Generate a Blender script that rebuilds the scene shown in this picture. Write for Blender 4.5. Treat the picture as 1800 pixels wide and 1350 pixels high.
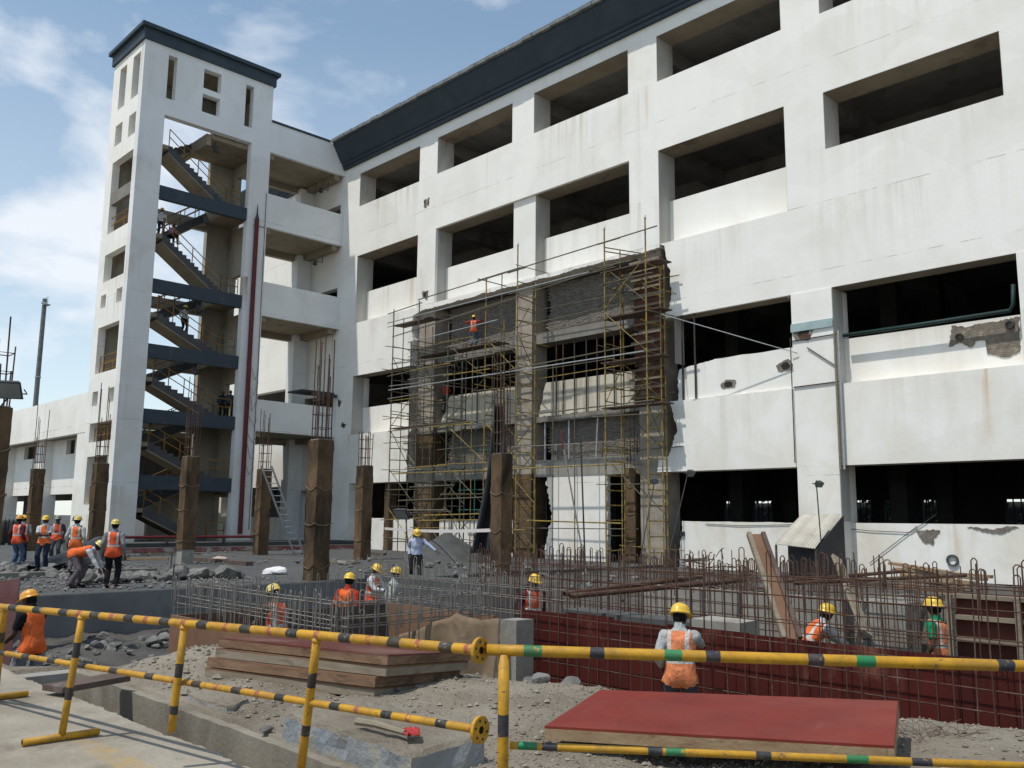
import bpy, bmesh, math, random
import numpy as np
from mathutils import Vector, Matrix, noise

random.seed(7)
for o in list(bpy.data.objects):
    bpy.data.objects.remove(o)
S = bpy.context.scene
COL = S.collection
R = math.radians

# ------------------------------------------------------------------ camera
FPX = 1561.38                      # focal length in pixels of the 1800 px wide photograph
YAW, PITCH, ROLL = 0.79842638, 0.14992048, 0.0096013
EYE = Vector((0, 0, 1.8))
_cy, _sy = math.cos(YAW), math.sin(YAW)
_fwd = Vector((-_sy * math.cos(PITCH), _cy * math.cos(PITCH), math.sin(PITCH)))
_right = Vector((_cy, _sy, 0))
_up = _right.cross(_fwd)
_c, _s = math.cos(ROLL), math.sin(ROLL)
RIGHT = _c * _right + _s * _up
UP = -_s * _right + _c * _up
FWD = _fwd
cam = bpy.data.cameras.new('camera')
cam.lens = FPX / 1800 * 36
cam.sensor_width = 36
cam.clip_start = 0.1
cam.clip_end = 3000
camo = bpy.data.objects.new('camera', cam)
COL.objects.link(camo)
mw = Matrix((( RIGHT.x, UP.x, -FWD.x, EYE.x), (RIGHT.y, UP.y, -FWD.y, EYE.y), (RIGHT.z, UP.z, -FWD.z, EYE.z), (0, 0, 0, 1)))
camo.matrix_world = mw
S.camera = camo

# ------------------------------------------------------------------ sky, sun, exposure
SUN_TRAVEL = Vector((0.225, 1.0, -2.1)).normalized()
world = bpy.data.worlds.new('World')
S.world = world
world.use_nodes = True
wn, wl = world.node_tree.nodes, world.node_tree.links
wn.clear()
w_out = wn.new('ShaderNodeOutputWorld')
w_bg = wn.new('ShaderNodeBackground')
w_sky = wn.new('ShaderNodeTexSky')
w_sky.sky_type = 'NISHITA'
w_sky.sun_disc = False
w_sky.sun_elevation = math.asin(-SUN_TRAVEL.z)
w_sky.sun_rotation = math.atan2(-SUN_TRAVEL.x, -SUN_TRAVEL.y)
w_sky.air_density = 1.0
w_sky.dust_density = 0.3
w_sky.ozone_density = 1.0
w_bg.inputs['Strength'].default_value = 0.14
# clouds: puffs of noise over the sky dome
w_tc = wn.new('ShaderNodeTexCoord')
w_sep = wn.new('ShaderNodeSeparateXYZ')
wl.new(w_tc.outputs['Generated'], w_sep.inputs[0])
w_map = wn.new('ShaderNodeMapping')
w_map.inputs['Location'].default_value = (3.52, 9.0, 1.06)
w_map.inputs['Scale'].default_value = (1.0, 1.0, 1.9)
wl.new(w_tc.outputs['Generated'], w_map.inputs[0])
w_noi = wn.new('ShaderNodeTexNoise')
w_noi.inputs['Scale'].default_value = 3.2
w_noi.inputs['Detail'].default_value = 8
w_noi.inputs['Roughness'].default_value = 0.53
w_noi.inputs['Distortion'].default_value = 0.25
wl.new(w_map.outputs[0], w_noi.inputs['Vector'])
w_rmp = wn.new('ShaderNodeValToRGB')
w_rmp.color_ramp.elements[0].position = 0.50
w_rmp.color_ramp.elements[1].position = 0.66
wl.new(w_noi.outputs['Fac'], w_rmp.inputs[0])
# a thin veil that thickens towards the horizon
w_veil = wn.new('ShaderNodeMapRange')
w_veil.inputs['From Min'].default_value = 0.0; w_veil.inputs['From Max'].default_value = 0.5
w_veil.inputs['To Min'].default_value = 0.7; w_veil.inputs['To Max'].default_value = 0.12
wl.new(w_sep.outputs['Z'], w_veil.inputs['Value'])
w_mx = wn.new('ShaderNodeMath'); w_mx.operation = 'MAXIMUM'
wl.new(w_rmp.outputs['Color'], w_mx.inputs[0]); wl.new(w_veil.outputs[0], w_mx.inputs[1])
w_mul = wn.new('ShaderNodeMath'); w_mul.operation = 'MULTIPLY'; w_mul.inputs[1].default_value = 0.9
wl.new(w_mx.outputs[0], w_mul.inputs[0])
w_mix = wn.new('ShaderNodeMix'); w_mix.data_type = 'RGBA'
w_mix.inputs['B'].default_value = (6.5, 6.75, 7.15, 1)
wl.new(w_mul.outputs[0], w_mix.inputs['Factor'])
w_tint = wn.new('ShaderNodeMix'); w_tint.data_type = 'RGBA'; w_tint.blend_type = 'MULTIPLY'; w_tint.inputs['Factor'].default_value = 1; w_tint.inputs['B'].default_value = (0.93, 1.08, 1.02, 1)
wl.new(w_sky.outputs[0], w_tint.inputs['A']); wl.new(w_tint.outputs['Result'], w_mix.inputs['A'])
wl.new(w_mix.outputs['Result'], w_bg.inputs['Color'])
wl.new(w_bg.outputs[0], w_out.inputs['Surface'])

sun = bpy.data.lights.new('sun', 'SUN')
sun.energy = 3.5
sun.angle = R(0.55)
sun.color = (1.0, 0.95, 0.87)
suno = bpy.data.objects.new('sun', sun)
COL.objects.link(suno)
suno.location = (-20, -40, 80)
suno.rotation_euler = SUN_TRAVEL.to_track_quat('-Z', 'Y').to_euler()

S.view_settings.view_transform = 'Standard'
S.view_settings.look = 'None'
S.view_settings.gamma = 1
S.view_settings.use_curve_mapping = False
S.view_settings.exposure = 0.03
S.render.engine = 'CYCLES'
S.cycles.max_bounces = 6
S.cycles.diffuse_bounces = 4
S.cycles.use_denoising = True

# ------------------------------------------------------------------ from photograph pixel to place
def ray(px, py):
    return RIGHT * (px - 900) - UP * (py - 675) + FWD * FPX
def at(px, py, d):                 # at a depth of d metres along the view
    return EYE + ray(px, py) * (d / FPX)
def onz(px, py, z):                # on level z
    w = ray(px, py); return EYE + w * ((z - EYE.z) / w.z)
def ony(px, py, y):                # on a plane parallel to the long facade
    w = ray(px, py); return EYE + w * (y / w.y)
def onx(px, py, x):                # on a plane parallel to the stair tower's open side
    w = ray(px, py); return EYE + w * (x / w.x)

# ------------------------------------------------------------------ mesh helpers
class MB:
    def __init__(s):
        s.v = []; s.f = []; s.m = []; s.uv = None
    def face(s, pts, mi=0):
        n = len(s.v); s.v += [tuple(p) for p in pts]; s.f.append(tuple(range(n, n + len(pts)))); s.m.append(mi)
    def hexa(s, p, mi=0):          # p: 4 bottom (ccw from above), 4 top
        n = len(s.v); s.v += [tuple(q) for q in p]
        for f in ((3, 2, 1, 0), (4, 5, 6, 7), (0, 1, 5, 4), (1, 2, 6, 5), (2, 3, 7, 6), (3, 0, 4, 7)):
            s.f.append(tuple(n + i for i in f)); s.m.append(mi)
        return s
    def box(s, x0, x1, y0, y1, z0, z1, mi=0):
        return s.hexa([(x0, y0, z0), (x1, y0, z0), (x1, y1, z0), (x0, y1, z0), (x0, y0, z1), (x1, y0, z1), (x1, y1, z1), (x0, y1, z1)], mi)
    def beam(s, p, q, w, h, mi=0, up=(0, 0, 1)):      # rectangular bar from p to q, w wide, h high
        p, q = Vector(p), Vector(q); d = (q - p).normalized(); u = Vector(up)
        a = d.cross(u)
        if a.length < 1e-4: a = d.cross(Vector((1, 0, 0)))
        a.normalize(); b = a.cross(d).normalized(); a = a * (w / 2); b = b * (h / 2)
        return s.hexa([p - a - b, q - a - b, q + a - b, p + a - b, p - a + b, q - a + b, q + a + b, p + a + b], mi)
    def rings(s, rs, mi=0, cap=True, close=True):
        n0 = len(s.v); k = len(rs[0])
        for r in rs: s.v += [tuple(p) for p in r]
        for i in range(len(rs) - 1):
            m = mi[i] if isinstance(mi, (list, tuple)) else mi
            for j in range(k if close else k - 1):
                a = n0 + i * k + j; b = n0 + i * k + (j + 1) % k
                s.f.append((a, b, b + k, a + k)); s.m.append(m)
        if cap:
            m0 = mi[0] if isinstance(mi, (list, tuple)) else mi
            m1 = mi[-1] if isinstance(mi, (list, tuple)) else mi
            s.f.append(tuple(n0 + j for j in reversed(range(k)))); s.m.append(m0)
            s.f.append(tuple(n0 + (len(rs) - 1) * k + j for j in range(k))); s.m.append(m1)
        return s
    def path(s, pts, r, n=6, mi=0, cap=True):
        pts = [Vector(p) for p in pts]; rs = []
        pa = None
        for i, p in enumerate(pts):
            d = (pts[min(i + 1, len(pts) - 1)] - pts[max(i - 1, 0)]).normalized()
            if pa is None:
                a = d.cross(Vector((0, 0, 1)))
                if a.length < 1e-3: a = d.cross(Vector((1, 0, 0)))
            else: a = pa - d * pa.dot(d)
            a.normalize(); pa = a; b = d.cross(a)
            rr = r[i] if isinstance(r, (list, tuple)) else r
            rs.append([p + a * (rr * math.cos(2 * math.pi * j / n)) + b * (rr * math.sin(2 * math.pi * j / n)) for j in range(n)])
        return s.rings(rs, mi, cap)
    def tube(s, p, q, r, n=6, mi=0): return s.path([p, q], r, n, mi)
    def prism_xz(s, poly, y0, y1, mi=0, back=True):    # poly of (x, z), extruded from y0 (front) to y1
        n = len(s.v); k = len(poly)
        area = sum(poly[i][0] * poly[(i + 1) % k][1] - poly[(i + 1) % k][0] * poly[i][1] for i in range(k))
        if area < 0: poly = poly[::-1]
        s.v += [(x, y0, z) for x, z in poly] + [(x, y1, z) for x, z in poly]
        s.f.append(tuple(range(n, n + k))); s.m.append(mi)
        if back: s.f.append(tuple(reversed(range(n + k, n + 2 * k)))); s.m.append(mi)
        for i in range(k):
            j = (i + 1) % k
            s.f.append((n + j, n + i, n + k + i, n + k + j)); s.m.append(mi)
        return s
    def prism_yz(s, poly, x0, x1, mi=0, edge=None):    # poly of (y, z), x0 < x1
        n = len(s.v); k = len(poly)
        area = sum(poly[i][0] * poly[(i + 1) % k][1] - poly[(i + 1) % k][0] * poly[i][1] for i in range(k))
        if area < 0: poly = poly[::-1]
        s.v += [(x1, y, z) for y, z in poly] + [(x0, y, z) for y, z in poly]
        s.f.append(tuple(range(n, n + k))); s.m.append(mi)
        s.f.append(tuple(reversed(range(n + k, n + 2 * k)))); s.m.append(mi)
        for i in range(k):
            j = (i + 1) % k
            s.f.append((n + j, n + i, n + k + i, n + k + j)); s.m.append(mi if edge is None else edge)
        return s
    def wall(s, u0, u1, v0, v1, holes, fr, mi=0):
        """a wall with rectangular openings; fr(u, v, t) -> point, t = 0 outer face, 1 inner face"""
        us = sorted({u0, u1} | {h for a in holes for h in (a[0], a[1]) if u0 < h < u1})
        vs = sorted({v0, v1} | {h for a in holes for h in (a[2], a[3]) if v0 < h < v1})
        def solid(i, j):
            if i < 0 or j < 0 or i >= len(us) - 1 or j >= len(vs) - 1: return False
            u = (us[i] + us[i + 1]) / 2; v = (vs[j] + vs[j + 1]) / 2
            return not any(a[0] < u < a[1] and a[2] < v < a[3] for a in holes)
        for i in range(len(us) - 1):
            for j in range(len(vs) - 1):
                if not solid(i, j): continue
                a, b, c, d = us[i], us[i + 1], vs[j], vs[j + 1]
                s.face([fr(a, c, 0), fr(b, c, 0), fr(b, d, 0), fr(a, d, 0)], mi)
                s.face([fr(b, c, 1), fr(a, c, 1), fr(a, d, 1), fr(b, d, 1)], mi)
                if not solid(i - 1, j): s.face([fr(a, c, 1), fr(a, c, 0), fr(a, d, 0), fr(a, d, 1)], mi)
                if not solid(i + 1, j): s.face([fr(b, c, 0), fr(b, c, 1), fr(b, d, 1), fr(b, d, 0)], mi)
                if not solid(i, j - 1): s.face([fr(a, c, 1), fr(b, c, 1), fr(b, c, 0), fr(a, c, 0)], mi)
                if not solid(i, j + 1): s.face([fr(a, d, 0), fr(b, d, 0), fr(b, d, 1), fr(a, d, 1)], mi)
        return s
    def mesh(s, name, loc=(0, 0, 0), smooth=False):
        me = bpy.data.meshes.new(name)
        lx, ly, lz = loc
        me.from_pydata([(x - lx, y - ly, z - lz) for x, y, z in s.v], [], s.f)
        me.polygons.foreach_set('material_index', s.m)
        if smooth: me.polygons.foreach_set('use_smooth', [True] * len(s.f))
        me.update()
        return me
    def build(s, name, mats, parent=None, smooth=False, loc=None):
        if not isinstance(mats, (list, tuple)): mats = [mats]
        if loc is None: loc = tuple(wloc(parent))
        me = s.mesh(name, loc, smooth)
        for m in mats: me.materials.append(m)
        o = bpy.data.objects.new(name, me); COL.objects.link(o)
        if parent: o.parent = parent
        else: o.location = loc
        return o

def wloc(o):
    v = Vector((0, 0, 0))
    while o: v = v + o.location; o = o.parent
    return v
def tag(o, label=None, cat=None, group=None, kind=None):
    if label: o['label'] = label
    if cat: o['category'] = cat
    if group: o['group'] = group
    if kind: o['kind'] = kind
    return o
def thing(name, label, cat, loc=(0, 0, 0), group=None):
    o = bpy.data.objects.new(name, None); COL.objects.link(o)
    o.location = loc; o.empty_display_size = 0.3
    return tag(o, label, cat, group)
def part(name, mesh, parent, loc=(0, 0, 0), rot=None, scale=None):
    o = bpy.data.objects.new(name, mesh); COL.objects.link(o)
    o.parent = parent; o.location = Vector(loc)
    if rot is not None:
        o.rotation_mode = 'QUATERNION'; o.rotation_quaternion = rot
    if scale is not None: o.scale = scale
    return o
_cyl = {}
def unit_cyl(m, n=6):
    if (m.name, n) not in _cyl:
        b = MB(); b.tube((0, 0, 0), (0, 0, 1), 1, n)
        me = b.mesh('tube', smooth=False); me.materials.append(m); _cyl[(m.name, n)] = me
    return _cyl[(m.name, n)]
def bar(name, p, q, r, m, parent, n=6):               # one straight tube as a part of its own
    p, q = Vector(p), Vector(q); d = q - p
    base = wloc(parent)
    return part(name, unit_cyl(m, n), parent, p - base, d.to_track_quat('Z', 'Y'), (r, r, d.length))
_ubox = {}
def unit_box(m):
    if m.name not in _ubox:
        b = MB(); b.box(-.5, .5, -.5, .5, -.5, .5)
        me = b.mesh('block'); me.materials.append(m); _ubox[m.name] = me
    return _ubox[m.name]
def block(name, x0, x1, y0, y1, z0, z1, m, parent):
    base = wloc(parent)
    return part(name, unit_box(m), parent, Vector(((x0 + x1) / 2, (y0 + y1) / 2, (z0 + z1) / 2)) - base, None, (x1 - x0, y1 - y0, z1 - z0))
def jag(a, b, amp, step=0.18, seed=0):                # broken edge from a to b (2-D points)
    rnd = random.Random(seed)
    ax, az = a; bx, bz = b; L = math.hypot(bx - ax, bz - az); n = max(3, int(L / step))
    nx, nz = -(bz - az) / L, (bx - ax) / L
    out = []
    for i in range(n + 1):
        t = i / n
        k = amp * (noise.noise((seed * 3.1, t * L * 1.1, 0)) * 1.2 + rnd.uniform(-.35, .35)) if 0 < i < n else 0
        out.append((ax + (bx - ax) * t + nx * k, az + (bz - az) * t + nz * k))
    return out
def fbm(x, y, z=0.0, o=4):
    return noise.fractal((x, y, z), 1.0, 2.0, o)
# ------------------------------------------------------------------ materials
def base_mat(name):
    m = bpy.data.materials.new(name); m.use_nodes = True
    nt = m.node_tree
    return m, nt.nodes, nt.links, nt.nodes['Principled BSDF']
def coord(n, l, kind, scale=(1, 1, 1)):
    mp = n.new('ShaderNodeMapping'); mp.inputs['Scale'].default_value = scale
    if kind == 'P':
        g = n.new('ShaderNodeNewGeometry'); l.new(g.outputs['Position'], mp.inputs[0])
    else:
        t = n.new('ShaderNodeTexCoord'); l.new(t.outputs['Object'], mp.inputs[0])
    return mp.outputs[0]
def nz(n, l, co, scale, detail=5, rough=.55, dist=0):
    t = n.new('ShaderNodeTexNoise')
    t.inputs['Scale'].default_value = scale; t.inputs['Detail'].default_value = detail
    t.inputs['Roughness'].default_value = rough; t.inputs['Distortion'].default_value = dist
    l.new(co, t.inputs['Vector']); return t.outputs['Fac']
def ramp(n, l, f, p0, p1, c0=(0, 0, 0, 1), c1=(1, 1, 1, 1)):
    r = n.new('ShaderNodeValToRGB')
    r.color_ramp.elements[0].position = p0; r.color_ramp.elements[1].position = p1
    r.color_ramp.elements[0].color = c0; r.color_ramp.elements[1].color = c1
    l.new(f, r.inputs[0]); return r.outputs[0]
def mixc(n, l, f, a, b, mode='MIX'):
    x = n.new('ShaderNodeMix'); x.data_type = 'RGBA'; x.blend_type = mode
    for k, s in (('A', a), ('B', b)):
        if isinstance(s, (tuple, list)): x.inputs[k].default_value = (*s[:3], 1)
        else: l.new(s, x.inputs[k])
    if isinstance(f, (int, float)): x.inputs['Factor'].default_value = f
    else: l.new(f, x.inputs['Factor'])
    return x.outputs['Result']
def mth(n, l, op, a, b):
    x = n.new('ShaderNodeMath'); x.operation = op
    for i, s in enumerate((a, b)):
        if isinstance(s, (int, float)): x.inputs[i].default_value = s
        else: l.new(s, x.inputs[i])
    return x.outputs[0]
def bumpy(n, l, bs, f, strength, dist=.02):
    b = n.new('ShaderNodeBump'); b.inputs['Strength'].default_value = strength; b.inputs['Distance'].default_value = dist
    l.new(f, b.inputs['Height']); l.new(b.outputs[0], bs.inputs['Normal'])

def rough_mat(name, c1, c2, scale=4, rough=.85, bump=.3, bscale=30, kind='O', c3=None, p=(.35, .68), stretch=(1, 1, 1), p3=(.58, .72), s3=None, metal=0, bd=.02, spec=.3):
    """two blended tones, an optional third one as stains, and fine relief"""
    m, n, l, b = base_mat(name)
    co = coord(n, l, kind, stretch)
    col = mixc(n, l, ramp(n, l, nz(n, l, co, scale, 7, .6), *p), c1, c2)
    if c3: col = mixc(n, l, ramp(n, l, nz(n, l, co, s3 or scale * .6, 8, .65, .5), *p3), col, c3)
    l.new(col, b.inputs['Base Color'])
    b.inputs['Roughness'].default_value = rough; b.inputs['Metallic'].default_value = metal
    b.inputs['Specular IOR Level'].default_value = spec
    if bump: bumpy(n, l, b, nz(n, l, coord(n, l, kind), bscale, 6, .65), bump, bd)
    return m

def plaster(name, white, grime, rust=None, amount=.5, sills=()):
    """painted plaster: drips below the sills, blotches, patch repairs, hairline joints"""
    m, n, l, b = base_mat(name)
    g = n.new('ShaderNodeNewGeometry'); sz = n.new('ShaderNodeSeparateXYZ'); l.new(g.outputs['Position'], sz.inputs[0]); Z = sz.outputs['Z']
    p1 = coord(n, l, 'P', (1.3, 1.3, .06)); p2 = coord(n, l, 'P', (.35, .35, .35)); p3 = coord(n, l, 'P', (1, 1, 1))
    streak = ramp(n, l, nz(n, l, p1, 2.1, 9, .65, .2), .46, .72)
    blotch = ramp(n, l, nz(n, l, p2, 1.0, 8, .62, .6), .45, .70)
    fine = nz(n, l, p3, 5.0, 8, .7)
    drip = None
    for zs, L in sills:
        up = n.new('ShaderNodeMapRange'); up.inputs['From Min'].default_value = zs - L; up.inputs['From Max'].default_value = zs; up.inputs['To Min'].default_value = 0; up.inputs['To Max'].default_value = 1
        l.new(Z, up.inputs['Value'])
        d = mth(n, l, 'MULTIPLY', up.outputs[0], mth(n, l, 'LESS_THAN', Z, zs + .03))
        drip = d if drip is None else mth(n, l, 'MAXIMUM', drip, d)
    where = nz(n, l, coord(n, l, 'P', (.22, .22, .02)), 1.0, 3, .5)
    st = mth(n, l, 'MULTIPLY', streak, ramp(n, l, where, .52, .68))
    st = mth(n, l, 'MULTIPLY', st, mth(n, l, 'ADD', .25, drip) if drip is not None else .6)
    f = mth(n, l, 'MULTIPLY', mth(n, l, 'ADD', mth(n, l, 'MULTIPLY', st, .9), mth(n, l, 'MULTIPLY', blotch, .28)), amount)
    col = mixc(n, l, f, white, grime)
    low = n.new('ShaderNodeMapRange'); low.inputs['From Min'].default_value = 0; low.inputs['From Max'].default_value = 11; low.inputs['To Min'].default_value = 1; low.inputs['To Max'].default_value = 0; l.new(Z, low.inputs['Value'])
    dirt = ramp(n, l, nz(n, l, coord(n, l, 'P', (.5, .5, .35)), 1.2, 9, .66, .8), .40, .66)
    col = mixc(n, l, mth(n, l, 'MULTIPLY', mth(n, l, 'MULTIPLY', dirt, low.outputs[0]), .55), col, (.58, .49, .34))
    # patch repairs in slightly different white
    v = n.new('ShaderNodeTexVoronoi'); v.inputs['Scale'].default_value = .23; l.new(coord(n, l, 'P', (1, 1, 1.8)), v.inputs['Vector'])
    sv = n.new('ShaderNodeSeparateColor'); l.new(v.outputs['Color'], sv.inputs[0])
    col = mixc(n, l, mth(n, l, 'MULTIPLY', mth(n, l, 'GREATER_THAN', sv.outputs[0], .68), .10), col, (white[0] * .62, white[1] * .61, white[2] * .56))
    col = mixc(n, l, mth(n, l, 'MULTIPLY', ramp(n, l, fine, .35, .75), .18), col, (white[0] * .8, white[1] * .79, white[2] * .75))
    speck = ramp(n, l, nz(n, l, p3, 2.2, 12, .78), .665, .70)
    col = mixc(n, l, mth(n, l, 'MULTIPLY', speck, .30), col, (.30, .28, .25))
    brk = ramp(n, l, nz(n, l, p3, 1.3, 6, .7), .46, .56)
    for zj in (13.49, 6.655, 19.02, 10.9, 3.4):
        ln = mth(n, l, 'LESS_THAN', mth(n, l, 'ABSOLUTE', mth(n, l, 'SUBTRACT', Z, mth(n, l, 'ADD', zj, mth(n, l, 'MULTIPLY', fine, .05))), 0), .014)
        col = mixc(n, l, mth(n, l, 'MULTIPLY', mth(n, l, 'MULTIPLY', ln, brk), .55), col, (.25, .22, .18))
    if rust:
        rr = ramp(n, l, nz(n, l, coord(n, l, 'P', (.9, .9, .04)), 1.1, 6, .6), .64, .73)
        rr = mth(n, l, 'MULTIPLY', rr, drip) if drip is not None else rr
        col = mixc(n, l, mth(n, l, 'MULTIPLY', rr, .8), col, rust)
    l.new(col, b.inputs['Base Color'])
    b.inputs['Roughness'].default_value = .82; b.inputs['Specular IOR Level'].default_value = .25
    bumpy(n, l, b, nz(n, l, p3, 9, 9, .72), .28, .02)
    return m

def brick_mat(name, c1, c2, mortar):
    m, n, l, b = base_mat(name)
    oi = n.new('ShaderNodeNewGeometry')
    rnd = ramp(n, l, oi.outputs['Random Per Island'], 0, 1)
    col = mixc(n, l, rnd, c1, c2)
    col = mixc(n, l, mth(n, l, 'MULTIPLY', ramp(n, l, nz(n, l, coord(n, l, 'P'), 3, 8, .7), .4, .7), .6), col, mortar)
    l.new(col, b.inputs['Base Color']); b.inputs['Roughness'].default_value = .92
    bumpy(n, l, b, nz(n, l, coord(n, l, 'P'), 40, 5, .7), .5, .02)
    return m

M = {}
M['white'] = plaster('white_plaster', (.83, .815, .775), (.42, .36, .26), (.50, .27, .09), .72, ((20.94, 2.2), (15.62, 2.0), (13.5, 2.6), (8.35, 1.6), (6.65, 2.6), (1.75, 1.9)))
M['white2'] = plaster('white_plaster_tower', (.73, .74, .74), (.36, .33, .28), (.30, .17, .08), .95, ((25.4, 1.8), (20.85, 2.0), (15.45, 2.0), (8.45, 1.8), (27.5, 2.5), (3.2, 3.4)))
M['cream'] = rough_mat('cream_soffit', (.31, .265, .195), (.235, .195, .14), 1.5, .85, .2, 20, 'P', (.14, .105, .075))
M['soffit'] = rough_mat('shade_toned_window_soffit', (.25, .21, .155), (.19, .155, .11), .9, .9, .2, 20, 'P', (.12, .09, .065))  # window head tone with the shade put into the colour
M['reveal_shade'] = rough_mat('shade_toned_window_reveal', (.46, .45, .42), (.36, .345, .315), 1.1, .9, .2, 20, 'P', (.26, .24, .21), stretch=(1, 1, .3))  # grey of the opening sides, darkened to stand in for shade
M['sillc'] = rough_mat('dirty_cream_sill', (.60, .555, .46), (.47, .425, .34), 1.4, .9, .3, 20, 'P', (.30, .25, .18), p3=(.52, .7), stretch=(1, 1, .3))
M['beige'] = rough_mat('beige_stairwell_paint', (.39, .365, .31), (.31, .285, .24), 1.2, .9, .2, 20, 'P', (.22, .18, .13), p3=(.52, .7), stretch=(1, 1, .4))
M['old_red'] = rough_mat('worn_red_ply', (.115, .030, .022), (.085, .026, .02), 2, .6, .2, 30, 'P', (.16, .09, .07), p3=(.52, .68), spec=.2)
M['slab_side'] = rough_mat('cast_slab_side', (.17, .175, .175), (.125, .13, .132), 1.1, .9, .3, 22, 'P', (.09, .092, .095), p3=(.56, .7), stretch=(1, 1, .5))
M['frame_c'] = rough_mat('bare_frame_concrete', (.35, .305, .25), (.245, .21, .17), 1.8, .9, .4, 20, 'P', (.19, .175, .155), p3=(.56, .7))
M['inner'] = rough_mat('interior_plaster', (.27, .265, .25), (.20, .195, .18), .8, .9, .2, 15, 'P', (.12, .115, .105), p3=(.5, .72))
M['dark_inner'] = rough_mat('dark_interior', (.06, .06, .058), (.035, .035, .033), .8, .9, .2, 15, 'P')  # very dark tone for the inner columns and rear wall
M['parapet'] = rough_mat('slate_blue_paint', (.028, .043, .058), (.042, .058, .072), 1.2, .6, .2, 18, 'P', (.075, .06, .05), p3=(.64, .72))
M['coping'] = rough_mat('weathered_coping', (.20, .21, .21), (.11, .12, .125), 2.5, .85, .4, 25, 'P', (.3, .29, .27))
M['beam_paint'] = rough_mat('blue_grey_beam_paint', (.034, .048, .066), (.046, .06, .078), 1.5, .7, .15, 20, 'P', (.09, .085, .075), p3=(.58, .72))
M['step'] = rough_mat('grey_stair_paint', (.05, .055, .064), (.075, .078, .082), 3, .75, .2, 25, 'P', (.12, .105, .085), p3=(.58, .72))
M['concrete'] = rough_mat('raw_concrete', (.23, .215, .19), (.16, .148, .13), 1.6, .9, .35, 22, 'P', (.10, .09, .078), p3=(.55, .75))
M['concrete_d'] = rough_mat('damp_concrete', (.088, .090, .090), (.062, .064, .064), 1.2, .8, .35, 22, 'P', (.13, .13, .125), p3=(.6, .75))
M['concrete_l'] = rough_mat('pale_concrete', (.31, .295, .265), (.23, .215, .19), 1.8, .9, .4, 20, 'P', (.15, .14, .125), p3=(.56, .7))
M['blue_conc'] = rough_mat('old_blue_painted_concrete', (.25, .25, .245), (.205, .235, .27), 1.4, .85, .7, 16, 'P', (.29, .27, .235), p3=(.5, .58), s3=5, bd=.03)
M['hessian'] = rough_mat('hessian_wrap', (.165, .108, .064), (.095, .064, .04), 1.7, .97, .7, 80, 'P', (.035, .027, .02), p3=(.46, .66), stretch=(1, 1, .4), spec=.06)
M['sack'] = rough_mat('sackcloth', (.22, .16, .105), (.155, .11, .07), 3, .95, .5, 70, 'P', (.11, .075, .05))
M['rebar'] = rough_mat('rusty_rebar', (.105, .052, .034), (.062, .038, .028), 6, .9, .3, 120, 'P', (.15, .11, .085), p3=(.52, .66), s3=2.5, metal=.1)
M['rebar_g'] = rough_mat('grey_rebar', (.25, .235, .21), (.16, .14, .12), 9, .65, .3, 120, 'P', (.15, .075, .045), p3=(.57, .7), metal=.2)
M['scaf_y'] = rough_mat('worn_yellow_scaffold_paint', (.33, .225, .05), (.25, .175, .055), 3, .65, .2, 60, 'P', (.11, .085, .055), p3=(.48, .62), s3=6, metal=.1)
M['scaf_g'] = rough_mat('grey_scaffold_steel', (.145, .135, .095), (.095, .085, .06), 3, .65, .2, 60, 'P', (.19, .12, .055), p3=(.55, .66), s3=5, metal=.2)
M['scaf_t'] = rough_mat('teal_prop_paint', (.03, .17, .14), (.03, .11, .10), 3, .6, .2, 60, 'P', (.12, .08, .05))
M['steel'] = rough_mat('galvanised_steel', (.45, .46, .47), (.34, .35, .36), 5, .45, .15, 60, 'P', (.25, .22, .2), metal=.6)
M['dark_steel'] = rough_mat('dark_steel', (.05, .05, .052), (.03, .03, .032), 5, .6, .2, 60, 'P')
def scuffed_ply(name):
    m, n, l, b = base_mat(name)
    p = coord(n, l, 'P'); s = coord(n, l, 'P', (1, .12, 1)); s2 = coord(n, l, 'P', (.10, 1, 1))
    col = mixc(n, l, ramp(n, l, nz(n, l, p, 1.6, 7, .6), .35, .7), (.185, .024, .016), (.14, .019, .013))
    col = mixc(n, l, mth(n, l, 'MULTIPLY', ramp(n, l, nz(n, l, p, .9, 8, .65, .5), .45, .75), .5), col, (.21, .065, .045))
    col = mixc(n, l, mth(n, l, 'MULTIPLY', ramp(n, l, nz(n, l, s, 30, 4, .6), .66, .72), .35), col, (.30, .13, .10))
    col = mixc(n, l, mth(n, l, 'MULTIPLY', ramp(n, l, nz(n, l, s2, 26, 4, .6), .68, .74), .3), col, (.09, .012, .01))
    col = mixc(n, l, mth(n, l, 'MULTIPLY', ramp(n, l, nz(n, l, p, 17, 8, .7), .69, .72), .8), col, (.42, .34, .28))
    l.new(col, b.inputs['Base Color'])
    r = n.new('ShaderNodeMapRange'); r.inputs['To Min'].default_value = .38; r.inputs['To Max'].default_value = .75; l.new(nz(n, l, p, 3, 6, .6), r.inputs['Value']); l.new(r.outputs[0], b.inputs['Roughness'])
    b.inputs['Specular IOR Level'].default_value = .25
    bumpy(n, l, b, nz(n, l, p, 1.5, 5, .6), .35, .05)
    return m
M['red_ply'] = scuffed_ply('red_film_plywood')
M['form_red'] = rough_mat('oily_red_formwork', (.078, .011, .008), (.046, .008, .006), 2.4, .65, .3, 30, 'P', (.17, .065, .045), p3=(.58, .72), stretch=(1, 1, .4), spec=.2)
M['brown_ply'] = rough_mat('brown_plywood', (.20, .11, .065), (.15, .078, .045), 1.6, .75, .2, 30, 'P', (.10, .052, .034), p3=(.58, .72))
M['wood'] = rough_mat('raw_timber', (.33, .235, .14), (.235, .15, .085), 4, .85, .3, 30, 'P', (.12, .06, .033), p3=(.56, .7), stretch=(1, 1, 4))
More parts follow.
